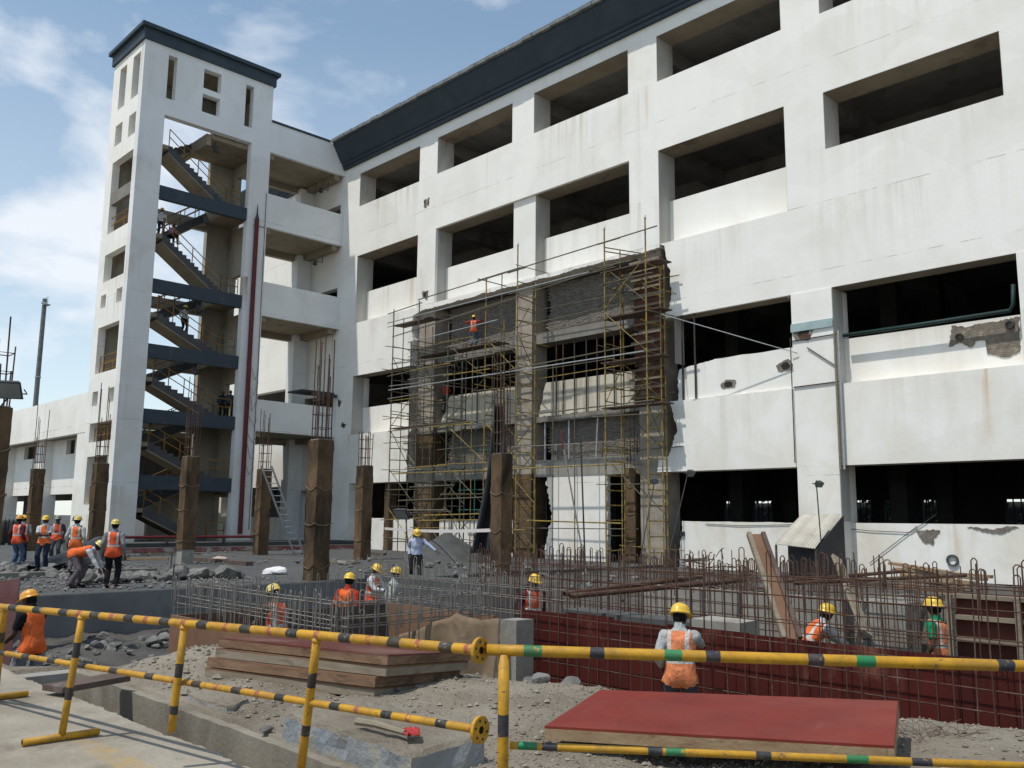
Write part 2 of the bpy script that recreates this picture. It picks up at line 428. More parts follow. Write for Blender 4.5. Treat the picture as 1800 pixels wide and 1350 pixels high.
M['wood_g'] = rough_mat('weathered_timber', (.25, .21, .155), (.175, .145, .105), 4, .85, .3, 30, 'P', (.09, .07, .052), stretch=(1, 1, 4))
M['wood_d'] = rough_mat('dark_timber', (.12, .085, .07), (.075, .05, .042), 4, .8, .3, 30, 'P', (.2, .16, .14))
def soil_mat(name):
    m, n, l, b = base_mat(name)
    p = coord(n, l, 'P')
    col = mixc(n, l, ramp(n, l, nz(n, l, p, 1.1, 9, .68), .38, .62), (.37, .325, .26), (.265, .225, .175))
    col = mixc(n, l, mth(n, l, 'MULTIPLY', ramp(n, l, nz(n, l, p, .55, 6, .6, .8), .52, .68), .6), col, (.17, .14, .105))
    col = mixc(n, l, mth(n, l, 'MULTIPLY', ramp(n, l, nz(n, l, p, 26, 6, .75), .58, .66), .6), col, (.45, .405, .335))
    col = mixc(n, l, mth(n, l, 'MULTIPLY', ramp(n, l, nz(n, l, p, 19, 6, .75), .60, .68), .6), col, (.12, .10, .075))
    l.new(col, b.inputs['Base Color']); b.inputs['Roughness'].default_value = .97; b.inputs['Specular IOR Level'].default_value = .15
    h = mth(n, l, 'ADD', nz(n, l, p, 8, 10, .75), mth(n, l, 'MULTIPLY', nz(n, l, p, 34, 6, .7), .35))
    bumpy(n, l, b, h, 1.0, .07)
    return m
M['soil'] = soil_mat('dusty_ground')
M['rock'] = rough_mat('broken_stone', (.21, .205, .19), (.11, .108, .104), 3, .92, .7, 14, 'P', (.29, .275, .25), bd=.04)
M['gravel'] = rough_mat('pale_gravel', (.34, .30, .245), (.20, .175, .14), 9, .95, .4, 30, 'P')
M['sand_d'] = rough_mat('dark_stone_dust', (.085, .087, .085), (.06, .062, .062), 3, .97, .6, 60, 'P', (.115, .115, .11))
M['road'] = rough_mat('worn_concrete_road', (.33, .295, .24), (.235, .205, .16), .9, .95, .8, 22, 'P', (.165, .14, .108), p3=(.5, .74), s3=1.7, bd=.02, p=(.4, .6))
M['pipe_red'] = rough_mat('maroon_pipe_paint', (.13, .018, .022), (.09, .014, .016), 3, .5, .1, 40, 'P', (.14, .06, .04), p3=(.62, .72))
M['pipe_g'] = rough_mat('green_pipe', (.012, .04, .036), (.01, .028, .026), 3, .6, .1, 40, 'P', (.05, .04, .03))
M['tarp'] = rough_mat('grey_tarpaulin', (.032, .034, .038), (.05, .052, .057), 2, .55, .3, 25, 'P')
M['sheet'] = rough_mat('cement_sheet_roof', (.56, .53, .47), (.43, .40, .35), 2, .85, .25, 40, 'P', (.30, .27, .23))
M['bluesheet'] = rough_mat('pale_blue_flashing', (.36, .46, .46), (.28, .36, .36), 2, .6, .1, 40, 'P')
M['rail_y'] = rough_mat('yellow_railing_paint', (.27, .145, .025), (.20, .10, .022), 3, .6, .1, 40, 'P', (.07, .04, .025), p3=(.55, .66))
M['bag'] = rough_mat('white_woven_sack', (.72, .70, .70), (.60, .58, .58), 6, .8, .3, 60, 'P')
M['glass'] = rough_mat('lamp_glass', (.20, .22, .22), (.16, .18, .18), 2, .15, 0, 1, 'P', spec=.6)
M['bark'] = rough_mat('bark', (.12, .09, .065), (.08, .06, .045), 6, .95, .6, 20, 'P')
M['tape'] = rough_mat('white_barrier_tape', (.72, .66, .64), (.62, .55, .54), 6, .6, 0, 1, 'P')
M['brick_g'] = brick_mat('grey_brick', (.20, .175, .15), (.115, .10, .088), (.235, .21, .18))
M['mortar'] = rough_mat('mortar', (.22, .215, .20), (.15, .145, .14), 3, .95, .5, 40, 'P')
M['spall'] = rough_mat('exposed_rough_concrete', (.25, .215, .175), (.16, .135, .11), 6, .97, 1.0, 24, 'P', (.34, .30, .25), p3=(.56, .66), bd=.05)
M['hole'] = rough_mat('broken_hole_shadow', (.035, .032, .03), (.02, .02, .02), 6, .98, .6, 24, 'P')

def paint_mat(name, c, chip, amt=.62):
    m, n, l, b = base_mat(name)
    co = coord(n, l, 'O')
    tone = mixc(n, l, ramp(n, l, nz(n, l, co, 5, 6, .6), .3, .75), c, (c[0] * .72, c[1] * .68, c[2] * .6))
    col = mixc(n, l, ramp(n, l, nz(n, l, co, 24, 9, .72), amt, amt + .045), tone, chip)
    col = mixc(n, l, mth(n, l, 'MULTIPLY', ramp(n, l, nz(n, l, co, 6, 10, .78, .6), .44, .68), .6), col, (.12, .075, .035))
    l.new(col, b.inputs['Base Color']); b.inputs['Roughness'].default_value = .55
    b.inputs['Specular IOR Level'].default_value = .45
    bumpy(n, l, b, nz(n, l, co, 45, 6, .7), .12, .006)
    return m
M['by'] = paint_mat('barrier_yellow', (.55, .29, .010), (.17, .085, .035), .595)
M['bk'] = paint_mat('barrier_black', (.016, .018, .022), (.24, .22, .17), .60)
M['br'] = paint_mat('barrier_red_dab', (.36, .10, .05), (.6, .33, .03), .56)
M['bg'] = paint_mat('barrier_green', (.01, .22, .085), (.5, .28, .02), .60)
M['bb'] = paint_mat('barrier_blue_black', (.02, .026, .045), (.42, .24, .03), .61)

def leaf_mat(name, c1, c2):
    m, n, l, b = base_mat(name)
    g = n.new('ShaderNodeNewGeometry')
    l.new(mixc(n, l, ramp(n, l, g.outputs['Random Per Island'], 0, 1), c1, c2), b.inputs['Base Color'])
    b.inputs['Roughness'].default_value = .6
    return m
M['leaf'] = leaf_mat('leaves', (.035, .075, .018), (.075, .12, .03))

def cloth(name, c, var=.75):
    m, n, l, b = base_mat(name)
    co = coord(n, l, 'O')
    l.new(mixc(n, l, ramp(n, l, nz(n, l, co, 9, 5, .6), .35, .7), c, tuple(x * var for x in c)), b.inputs['Base Color'])
    b.inputs['Roughness'].default_value = .9; b.inputs['Specular IOR Level'].default_value = .15
    bumpy(n, l, b, nz(n, l, coord(n, l, 'O', (1, 1, .5)), 14, 5, .6, 1.0), .9, .05)
    return m
def vest_mat(name, c, stripe=(.62, .62, .60), trim=(.55, .035, .03)):
    m, n, l, b = base_mat(name)
    uv = n.new('ShaderNodeUVMap'); uv.uv_map = 'torso'
    sp = n.new('ShaderNodeSeparateXYZ'); l.new(uv.outputs[0], sp.inputs[0])
    ax = mth(n, l, 'ABSOLUTE', sp.outputs[0], 0)
    v1 = mth(n, l, 'LESS_THAN', mth(n, l, 'ABSOLUTE', mth(n, l, 'SUBTRACT', ax, .105), 0), .024)
    v1 = mth(n, l, 'MULTIPLY', v1, mth(n, l, 'GREATER_THAN', sp.outputs[1], .30))
    h1 = mth(n, l, 'LESS_THAN', mth(n, l, 'ABSOLUTE', mth(n, l, 'SUBTRACT', sp.outputs[1], .30), 0), .05)
    st = mth(n, l, 'MAXIMUM', v1, h1)
    co = coord(n, l, 'O')
    col = mixc(n, l, ramp(n, l, nz(n, l, co, 10, 5, .6), .35, .7), c, (c[0] * .82, c[1] * .7, c[2] * .6))
    col = mixc(n, l, st, col, mixc(n, l, ramp(n, l, nz(n, l, co, 22, 6, .7), .4, .7), stripe, (stripe[0] * .62, stripe[1] * .58, stripe[2] * .5)))
    col = mixc(n, l, mth(n, l, 'MULTIPLY', ramp(n, l, nz(n, l, co, 5, 8, .7), .5, .75), .45), col, (.22, .13, .07))
    l.new(col, b.inputs['Base Color']); b.inputs['Roughness'].default_value = .75
    bumpy(n, l, b, nz(n, l, coord(n, l, 'O', (1, 1, .45)), 13, 5, .6, 1.0), .9, .05)
    return m
M['skin'] = rough_mat('skin', (.085, .042, .026), (.065, .032, .02), 6, .6, .1, 40, 'O')
M['hair'] = cloth('black_hair', (.012, .010, .009))
M['eye'] = rough_mat('eye_white', (.6, .58, .54), (.5, .48, .45), 3, .3, 0, 1, 'O')
M['lip'] = rough_mat('lips', (.07, .025, .02), (.06, .02, .018), 3, .5, 0, 1, 'O')
M['vest'] = vest_mat('orange_red_vest', (.80, .095, .022))
M['vest2'] = vest_mat('orange_vest', (.82, .16, .025))
M['vest3'] = vest_mat('faded_orange_vest', (.78, .25, .10))
M['vest_plain'] = vest_mat('plain_orange_vest', (.84, .14, .015), (.80, .13, .015))
def helmet_mat(name, c):
    m, n, l, b = base_mat(name)
    l.new(mixc(n, l, ramp(n, l, nz(n, l, coord(n, l, 'O'), 14, 6, .6), .45, .75), c, (c[0] * .75, c[1] * .7, c[2] * .6)), b.inputs['Base Color'])
    b.inputs['Roughness'].default_value = .33
    return m
M['h_y'] = helmet_mat('yellow_helmet', (.72, .46, .045))
M['h_p'] = helmet_mat('pale_yellow_helmet', (.62, .48, .13))
M['h_o'] = helmet_mat('amber_helmet', (.66, .30, .03))
M['h_d'] = helmet_mat('dull_green_helmet', (.22, .23, .15))
M['h_k'] = helmet_mat('dark_grey_helmet', (.05, .05, .052))
for k, c in dict(c_white=(.62, .62, .64), c_grey=(.24, .25, .27), c_dgrey=(.075, .08, .09), c_black=(.014, .014, .016), c_maroon=(.10, .022, .03), c_jeans=(.085, .13, .21),
                 c_navy=(.02, .032, .055), c_purple=(.155, .125, .14), c_brown=(.19, .14, .09), c_green=(.015, .25, .12), c_pink=(.42, .26, .27), c_red=(.42, .05, .03),
                 c_sage=(.42, .45, .44), c_cyan=(.12, .25, .36), c_blue=(.45, .50, .66)).items():
    M[k] = cloth('cloth_' + k[2:], c)
# ------------------------------------------------------------------ ground
def interp(x, pts):
    if x <= pts[0][0]: return pts[0][1]
    for (a, b), (c, d) in zip(pts, pts[1:]):
        if x <= c: return b + (d - b) * (x - a) / (c - a)
    return pts[-1][1]
def sst(t):
    t = max(0, min(1, t)); return t * t * (3 - 2 * t)
BANK = [(-60, 3.3), (-11.6, 3.3), (-10.6, 4.4), (-9.6, 6.0), (-8, 6.7), (-6.5, 7.0), (-5, 7.5), (-3.4, 8.1), (-2, 8.3), (3, 8.6)]
def gh(x, y):
    e = interp(x, BANK); w = .35 if x < -11.5 else .9
    t = sst((y - e) / w)
    z = .06 + (-.95 - .06) * t
    t2 = sst((y - 17.0 - .6 * noise.noise((x * .3, 3, 0))) / 2.2)
    if x < -22.25: t2 = 1
    z = z + (-.12 - z) * t2
    # earth thrown up beside the drain and under the panels
    z += .20 * math.exp(-((x + 10.2) ** 2 + (y - 5.0) ** 2) / .55) + .08 * math.exp(-((x + 8.0) ** 2 / 1.8 + (y - 4.6) ** 2 / .4))
    z += .16 * math.exp(-((x + 2.0) ** 2 / 1.6 + (y - 7.6) ** 2 / .9))
    z += .10 * math.exp(-((x + 6.6) ** 2 / 1.5 + (y - 6.2) ** 2 / 1.2))
    if -11.2 < x < -4.4 and 3.15 < y < 3.80: z = -.5
    if y < 3.1 and x < -4.0: z = -.06
    am = .035
    if x < -11.3 and y > 3.7 and t2 < .5: am = .13
    if t2 > .5: am = .04
    if y > 3.85 or x > -4.4:
        z += am * fbm(x * 1.1, y * 1.1) + .022 * fbm(x * 4.2, y * 4.2, 4) + .012 * noise.noise((x * 11, y * 11, 2))
    return z
xs = [-1500, -400, -140, -90, -60, -45, -36, -30, -27] + [-25 + .17 * i for i in range(63)] + [-14.3 + .085 * i for i in range(180)] + [1.1, 1.6, 2.4, 4, 7, 12, 25, 60, 200, 1500]
ys = [-1500, -300, -60, -20, -8, -3, 0, 1, 1.8, 2.4, 2.8, 3.05, 3.14, 3.16] + [3.25 + .085 * i for i in range(88)] + [10.75 + .25 * i for i in range(34)] + [19.5, 20.5, 22, 24, 27, 30, 35, 45, 70, 140, 400, 1500]
nx_, ny_ = len(xs), len(ys)
gv = [(x, y, gh(x, y) if (-60 < x < 60 and -20 < y < 60) else -.12) for y in ys for x in xs]
gf, gm = [], []
for j in range(ny_ - 1):
    for i in range(nx_ - 1):
        gf.append((j * nx_ + i, j * nx_ + i + 1, (j + 1) * nx_ + i + 1, (j + 1) * nx_ + i))
        x = (xs[i] + xs[i + 1]) / 2; y = (ys[j] + ys[j + 1]) / 2
        k = .8 * noise.noise((x * .7, y * .7, 9))
        gm.append(1 if ((x < -11.4 + k and y > 3.4) or y > 12.5 + k * 2) else 0)
me = bpy.data.meshes.new('ground'); me.from_pydata(gv, [], gf)
me.polygons.foreach_set('material_index', gm); me.polygons.foreach_set('use_smooth', [True] * len(gf)); me.update()
M['mud'] = rough_mat('dark_site_mud', (.088, .083, .076), (.055, .053, .05), .9, .9, .9, 8, 'P', (.13, .12, .105), p3=(.56, .7), bd=.06)
me.materials.append(M['soil']); me.materials.append(M['mud'])
ground = bpy.data.objects.new('ground', me); COL.objects.link(ground); tag(ground, kind='structure')

# the worn concrete road with its broken far edge along the drain
b = MB()
edge = jag((-60, 3.12), (-11.0, 3.12), .03, .5, 5) + jag((-11.0, 3.12), (-4.2, 3.20), .055, .07, 3)[1:]
poly = edge + [(-3.7, 2.6), (-3.3, 1.6), (-2.9, .4), (-2.5, -14), (-60, -14)]
n0 = len(poly)
b.v += [(x, y, .10) for x, y in poly] + [(x, y, -.12) for x, y in poly]
b.f.append(tuple(reversed(range(n0)))); b.m.append(0)
for i in range(n0):
    j = (i + 1) % n0; b.f.append((i, j, n0 + j, n0 + i)); b.m.append(0)
road = tag(b.build('road', M['road']), kind='structure')
# faded yellow paint on the road
def road_paint():
    m = M['road']; n, l = m.node_tree.nodes, m.node_tree.links; bs = n['Principled BSDF']
    src = bs.inputs['Base Color'].links[0].from_socket
    a, c = onz(150, 1305, .1), onz(285, 1372, .1); ang = math.atan2(c.y - a.y, c.x - a.x)
    g = n.new('ShaderNodeNewGeometry'); sb = n.new('ShaderNodeVectorMath'); sb.operation = 'SUBTRACT'; sb.inputs[1].default_value = ((a.x + c.x) / 2, (a.y + c.y) / 2, .1); l.new(g.outputs['Position'], sb.inputs[0])
    rt = n.new('ShaderNodeVectorRotate'); rt.rotation_type = 'Z_AXIS'; rt.inputs['Angle'].default_value = -ang; l.new(sb.outputs[0], rt.inputs['Vector'])
    sc_ = n.new('ShaderNodeVectorMath'); sc_.operation = 'MULTIPLY'; sc_.inputs[1].default_value = (1 / 1.1, 1 / .13, 1); l.new(rt.outputs[0], sc_.inputs[0])
    ln = n.new('ShaderNodeVectorMath'); ln.operation = 'LENGTH'; l.new(sc_.outputs[0], ln.inputs[0])
    f = mth(n, l, 'MULTIPLY', ramp(n, l, ln.outputs['Value'], .55, 1.0, (1, 1, 1, 1), (0, 0, 0, 1)), ramp(n, l, nz(n, l, coord(n, l, 'P'), 7, 8, .7), .40, .62))
    l.new(mixc(n, l, mth(n, l, 'MULTIPLY', f, .6), src, (.40, .26, .07)), bs.inputs['Base Color'])
road_paint()

M['drain'] = rough_mat('stained_drain_concrete', (.25, .225, .18), (.185, .165, .13), 1.8, .95, .5, 18, 'P', (.12, .10, .075), p3=(.5, .7), stretch=(1, 1, .35))
# open drain: far wall with a lower ledge in front
drain = thing('drain', 'open concrete drain channel running along the broken road edge', 'drain', (-8, 3.5, -.5))
b = MB(); b.rings([[(x, y + .008 * noise.noise((x * 3, z * 3, 1)), z + (.012 * fbm(x * 3, 0, 5) if z > 0 else 0)) for y, z in ((3.76, -.5), (3.76, .04), (3.97, .05), (3.97, -.5))] for x in [-10.9 + i * .07 for i in range(95)]])
b.build('channel_wall', M['drain'], drain)
b = MB(); b.box(-6.9, -4.5, 3.50, 3.757, -.5, -.20)
b.build('ledge', M['concrete_l'], drain)
b = MB(); b.box(-10.9, -4.3, 3.22, 3.755, -.52, -.49)
b.build('channel_floor', M['concrete_d'], drain)
b = MB(); b.box(-11.15, -10.9, 3.2, 3.97, -.5, .03); b.build('end_wall', M['concrete_l'], drain)

# broken blue-painted kerb block beside the drain
def broken_block(name, base, top, mat, label, cat, seed, amp=.03, zt=None):
    """base: polygon of (x, y), z range; rough broken surfaces"""
    rnd = random.Random(seed)
    z0, z1 = zt
    ring = []
    for i in range(len(base)):
        a, c = Vector(base[i]), Vector(base[(i + 1) % len(base)])
        n = max(2, int((c - a).length / .10))
        for k in range(n): ring.append(a.lerp(c, k / n))
    rs = []
    cx = sum(p.x for p in ring) / len(ring); cy = sum(p.y for p in ring) / len(ring)
    for k, (t, sc) in enumerate(((0, 1.0), (.3, 1.0), (.65, .995), (.92, .985), (1.0, .955), (1.01, .6), (1.012, .2))):
        r = []
        for p in ring:
            q = (cx + (p.x - cx) * sc, cy + (p.y - cy) * sc)
            d = amp * fbm(q[0] * 5, q[1] * 5, t * 3 + seed)
            dz = amp * .8 * fbm(q[0] * 3, q[1] * 3, seed + 9) if t > .9 else 0
            r.append((q[0] + d, q[1] + d * .7, z0 + (z1 - z0) * t + dz))
        rs.append(r)
    bb = MB(); bb.rings(rs, [0, 0, 0, 1, 1, 1])
    o = bb.build(name, [mat, M['soil']], None, loc=(cx, cy, z0)); tag(o, label, cat); return o
q0 = onz(497, 1243, .30); q1 = onz(725, 1318, .28); q2 = onz(852, 1296, .26); q3 = onz(640, 1212, .30)
broken_block('kerb_block', [(q0.x, q0.y), (q1.x, q1.y), (q2.x, q2.y), (q3.x, q3.y)], None, M['blue_conc'],
             'broken kerb block with flaking pale blue paint beside the drain', 'kerb block', 4, .035, (-.12, .26))
q0 = onz(327, 1212, .16); q1 = onz(398, 1240, .14); q2 = onz(440, 1222, .16); q3 = onz(370, 1200, .18)
broken_block('concrete_lump', [(q0.x, q0.y), (q1.x, q1.y), (q2.x, q2.y), (q3.x, q3.y)], None, M['blue_conc'],
             'small blue grey concrete lump half buried in the dirt behind the drain', 'concrete lump', 11, .03, (-.1, .13))

# concrete working slab of the site
slab = thing('working_slab', 'grey concrete working slab with a shaded side wall above the pit', 'slab', (-40, 17, -.9))
b = MB(); b.box(-58, -22.0, 4.6, 30.1, -1.1, -.02); b.build('slab_body', M['concrete_d'], slab)
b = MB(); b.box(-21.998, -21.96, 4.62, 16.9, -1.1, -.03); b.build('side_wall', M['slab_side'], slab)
b = MB(); b.box(-28.6, -28.3, 4.7, 12.0, -.02, .13); b.build('upstand', M['concrete'], slab)
b = MB(); b.box(-44.2, -36.5, 14.0, 14.35, -.02, .12); b.box(-36, -30.5, 16.2, 16.5, -.02, .13); b.build('timber_runner', M['wood_d'], slab)
for k, (x0, x1, y0, y1, zz, mm) in enumerate(((-46.45, -44.0, 15.0, 30.15, .42, 'concrete_d'), (-44.0, -43.2, 15.0, 30.15, .22, 'concrete_d'))):
    b = MB(); b.box(x0, x1, y0, y1, -.02, zz); b.build('step', M[mm], slab)
b = MB(); b.box(-43.196, -43.17, 15.0, 29.5, .0, .20); b.build('red_band', rough_mat('faded_red_band', (.22, .05, .05), (.30, .16, .15), 2, .8, .2, 20, 'P', (.4, .36, .33), p3=(.5, .6)), slab)
bar('floor_pipe', (-43.9, 15.2, .72), (-43.9, 24.5, .70), .07, M['pipe_red'], slab, 8)
for yy in (16, 19, 22, 24.3): block('pipe_stand', -43.96, -43.84, yy - .06, yy + .06, .4, .66, M['concrete_d'], slab)

# ------------------------------------------------------------------ long white building
YF = 30.2
COLS = [(-46.52, -44.8), (-38.8, -37.2), (-31.15, -29.6), (-23.6, -22.0), (-16.0, -14.4), (-8.3, -6.7), (-.7, .9), (6.9, 8.5)]
BAYS = [(COLS[i][1], COLS[i + 1][0]) for i in range(7)]
bld = thing('building', 'long white building with deep window openings, dark parapet and broken-out bays', 'building', (-18, 31, 0))
W = M['white']
def fxz(y0, y1): return lambda u, v, t: (u, y0 + (y1 - y0) * t, v)
b = MB(); b.wall(-46.52, 8.5, 17.74, 23.75, [(a, c, 20.94, 23.09) for a, c in BAYS], fxz(30.2, 31.4)); b.build('wall', W, bld)
def line_opening(a, c, z0, z1, y0, y1):  # added thin liners whose darker colour paints the shade inside an opening
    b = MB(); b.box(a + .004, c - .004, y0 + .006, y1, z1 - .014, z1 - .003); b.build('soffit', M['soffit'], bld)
    for r0, r1 in ((a + .003, a + .014), (c - .014, c - .003)): b = MB(); b.box(r0, r1, y0 + .006, y1, z0 + .004, z1 - .015); b.build('reveal_shade', M['reveal_shade'], bld)
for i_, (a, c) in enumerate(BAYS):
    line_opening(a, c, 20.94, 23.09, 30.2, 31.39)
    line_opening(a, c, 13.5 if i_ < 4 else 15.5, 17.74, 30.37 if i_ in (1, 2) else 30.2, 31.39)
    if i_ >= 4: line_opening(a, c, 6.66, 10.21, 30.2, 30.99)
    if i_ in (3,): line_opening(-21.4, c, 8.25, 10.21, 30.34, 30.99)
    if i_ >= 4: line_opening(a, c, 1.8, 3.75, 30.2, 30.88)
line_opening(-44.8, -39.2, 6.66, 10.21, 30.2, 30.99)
# row of recessed sill panels and columns below
for i, (a, c) in enumerate(COLS):
    y = 30.36 if i == 2 else 30.2
    b = MB(); b.box(a, c, y, 31.4, 13.5, 17.74); b.build('column', W, bld)
for i, (a, c) in enumerate(BAYS):
    b = MB()
    if i < 4: b.box(a, c, 31.0, 31.25, 13.5, 15.62)
    else: b.box(a, c, 30.2, 31.25, 13.5, 15.5)
    b.build('sill_panel', W, bld)
# band under it, broken out in the middle
b = MB()
b.prism_xz([(-46.52, 10.21), (-39.0, 10.21)] + jag((-39.0, 10.21), (-39.15, 13.05), .14, .12, 2)[1:] + [(-38.2, 13.25)] + jag((-38.2, 13.25), (-22.0, 13.36), .07, .15, 8)[1:] + [(-22.0, 13.5), (-46.52, 13.5)], 30.2, 31.0)
b.build('spandrel', W, bld)
b = MB()
b.prism_xz([(8.5, 10.21), (8.5, 13.5), (-22.0, 13.5), (-21.75, 13.38)] + jag((-21.7, 13.3), (-21.45, 12.2), .12, .12, 3)[1:] + jag((-21.45, 12.2), (-21.6, 10.6), .15, .12, 6)[1:] + [(-21.9, 10.21)], 30.2, 31.0)
b.build('spandrel', W, bld)
for i in (0, 4, 5, 6, 7):
    a, c = COLS[i]
    b = MB(); b.box(a, c, 30.2 if i == 0 else 30.17, 31.4, 3.75 if i else 0, 10.208); b.build('column', W, bld)
for i, (a, c) in enumerate(BAYS):
    if i == 0: b = MB(); b.box(a, -39.0, 31.0, 31.25, 6.65, 8.35); b.build('sill_panel', W, bld)
    if i == 3:
        b = MB(); b.prism_xz([(-16.0, 6.65), (-16.0, 8.22)] + jag((-16.0, 8.22), (-19.5, 8.2), .02, .3, 5)[1:] + jag((-19.5, 8.2), (-21.2, 7.95), .06, .1, 7)[1:] + jag((-21.2, 7.95), (-21.3, 6.65), .09, .12, 9)[1:], 30.34, 31.0); b.build('sill_panel', W, bld)
    if i > 3: b = MB(); b.box(a, c, 31.0, 31.25, 6.65, 8.4); b.build('sill_panel', W, bld)
b = MB(); b.prism_xz([(-44.8, 3.75), (-39.3, 3.75)] + jag((-39.3, 3.75), (-39.25, 6.3), .12, .12, 12)[1:] + [(-38.9, 6.65), (-44.8, 6.65)], 30.2, 31.0); b.build('spandrel', W, bld)
b = MB(); b.prism_xz([(8.5, 3.75), (8.5, 6.65), (-21.6, 6.65)] + jag((-21.6, 6.6), (-21.25, 5.4), .1, .12, 14)[1:] + jag((-21.25, 5.4), (-21.7, 4.4), .1, .12, 15)[1:] + [(-22.2, 4.3), (-22.3, 3.75)], 30.2, 31.0); b.build('spandrel', W, bld)
for i in (4, 5, 6, 7):
    a, c = COLS[i]
    b = MB(); b.box(a, c, 30.17, 31.4, -.1, 3.748); b.build('column', W, bld)
for i, (a, c) in enumerate(BAYS):
    b = MB()
    if i == 0: b.box(a, c, 30.75, 31.0, -.1, 1.73)
    elif i == 1: b.box(a, -33.9, 30.9, 31.1, -.1, 1.7); b.box(-33.2, c, 30.9, 31.1, -.1, 1.7)
    elif i == 2: b.prism_xz([(-25.35, -.1)] + jag((-25.35, -.1), (-25.35, 3.75), .07, .12, 21)[1:] + [(-29.0, 3.75)] + jag((-29.0, 3.75), (-28.75, 1.9), .22, .12, 22)[1:] + jag((-28.75, 1.9), (-29.1, -.1), .2, .12, 23)[1:], 30.62, 30.85)
    elif i == 3: b.prism_xz([(-16.0, -.1), (-16.0, 1.73)] + jag((-16.0, 1.73), (-21.2, 1.75), .015, .2, 24)[1:] + jag((-21.2, 1.75), (-21.4, -.1), .08, .12, 25)[1:], 30.34, 30.7)
    else: b.box(a, c, 30.9, 31.15, -.1, 1.75)
    b.build('base_wall', W, bld)
# exposed frame in the broken-out zone
Cc = M['concrete']
for (a, c) in ((-38.75, -37.35), (-31.0, -29.85), (-23.35, -22.1)):
    b = MB()
    zs = [-.1 + 13.45 * k / 40 for k in range(41)]
    b.rings([[(x + .02 * noise.noise((x * 3, z * 2, 1)), y + .02 * noise.noise((x * 3, z * 2, 7)), z) for x, y in ((a, 30.42), ((a + c) / 2, 30.42), (c, 30.42), (c, 31.0), (c, 31.5), (a, 31.5))] for z in zs])
    b.build('bare_column', M['frame_c'], bld)
for (a, c) in ((-37.35, -31.0), (-29.85, -23.35)):
    for z0, z1, y0, nm, mm in ((10.2, 10.72, 30.62, 'beam', Cc), (3.75, 4.55, 30.60, 'beam', M['concrete_l']), (13.2, 13.62, 30.9, 'beam', M['concrete_d'])):
        b = MB(); b.prism_xz([(a, z0)] + [(c, z0)] + [(c, z1)] + jag((c, z1), (a, z1), .05, .12, int(z0 * 7 + a))[1:-1] + [(a, z1)], y0, 31.5); b.build(nm, mm, bld)
    x0 = a + (.9 if a < -30 else .55)
    b = MB(); b.prism_xz(jag((a + .05, 6.62), (c, 6.66), .10, .13, int(a * 3)) + [(c, 8.3), (x0, 8.3)] + jag((x0, 8.3), (a + .05, 6.62), .12, .14, int(a * 5))[1:-1], 30.85, 31.1); b.build('sill_panel', M['sillc'], bld)
    b = MB(); b.prism_xz(jag((a + .05, 6.35), (c, 6.45), .06, .13, int(a * 4)) + [(c, 6.66), (a + .05, 6.64)], 30.7, 31.5); b.build('beam', Cc, bld)
# brick infill: every brick is real, joined per panel
def brickwork(x0, x1, z0, z1, y, seed, ragged=True):
    rnd = random.Random(seed); bb = MB(); L, H = .245, .082
    row = 0; z = z0
    while z + H < z1:
        x = x0 - (L / 2 if row % 2 else 0)
        while x < x1:
            a, c = max(x + .008, x0), min(x + L - .008, x1)
            cut = x0 + .35 + .35 * noise.noise((z * 1.2, seed, 0)) if ragged else x0
            if c - a > .05 and a > cut:
                d = rnd.uniform(-.014, .012)
                bb.box(a, c, y + d, y + .10, z + .006, z + H - .008)
            x += L
        z += H; row += 1
    o = bb.build('brickwork', M['brick_g'], bld); tag(o, kind='stuff')
    b2 = MB(); b2.box(x0 + .55 if ragged else x0, x1, y + .03, y + .2, z0, z1); b2.build('mortar_bed', M['mortar'], bld)
brickwork(-37.3, -31.0, 10.73, 13.2, 31.15, 1); brickwork(-29.85, -23.4, 10.73, 13.2, 31.15, 2)
brickwork(-37.3, -31.0, 4.56, 6.4, 31.2, 3); brickwork(-29.85, -23.4, 4.56, 6.42, 31.2, 4)
for x in (-29.4, -27.85, -26.2): bar('prop', (x, 30.9, 4.55), (x + (.12 if x > -27 else 0), 30.9, 6.45), .05, M['steel'], bld, 8)
# floors, cross beams and inner walls behind the facade
b = MB()
for z in (6.55, 13.35, 19.0, 23.75): b.box(-62, 8.5, 31.4 if z > 20 else 31.5, 46, z - .3, z)
b.build('floor_slab', M['inner'], bld)
b = MB()
for z in (6.25, 13.05, 18.7, 23.45):
    for (a, c) in COLS:
        xm = (a + c) / 2; b.box(xm - .3, xm + .3, 31.5, 45.9, z - .75, z)
    b.box(-46.5, 8.4, 36.4, 36.9, z - .6, z - .002)
b.build('cross_beam', M['inner'], bld)
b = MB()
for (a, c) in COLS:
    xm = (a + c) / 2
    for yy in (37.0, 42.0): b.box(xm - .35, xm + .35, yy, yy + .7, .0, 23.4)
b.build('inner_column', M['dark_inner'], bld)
holes = []
for i, (a, c) in enumerate(BAYS):
    if i >= 2:
        for k in range(3): holes.append((a + .5 + k * 1.9, a + 1.7 + k * 1.9, .7, 2.9))
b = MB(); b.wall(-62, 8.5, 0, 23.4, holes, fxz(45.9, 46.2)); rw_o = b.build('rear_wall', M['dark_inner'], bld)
for h in holes:
    b = MB()
    for k in range(4): x = h[0] + .15 + k * .3; b.tube((x, 45.8, .7), (x + random.uniform(-.1, .1), 45.8, 2.9), .035, 5)
    b.tube((h[0], 45.78, 1.5), (h[1], 45.78, 1.5), .035, 5); b.tube((h[0], 45.78, .9), (h[1], 45.78, 2.4), .03, 5)
    b.build('window_bars', M['dark_steel'], rw_o)
b = MB(); b.box(8.2, 8.5, 31.4, 46, 0, 23.4); b.build('end_wall', W, bld)
b = MB(); b.box(-62.3, -62.0, 30.2, 46.2, 0, 23.7); b.build('end_wall', W, bld)
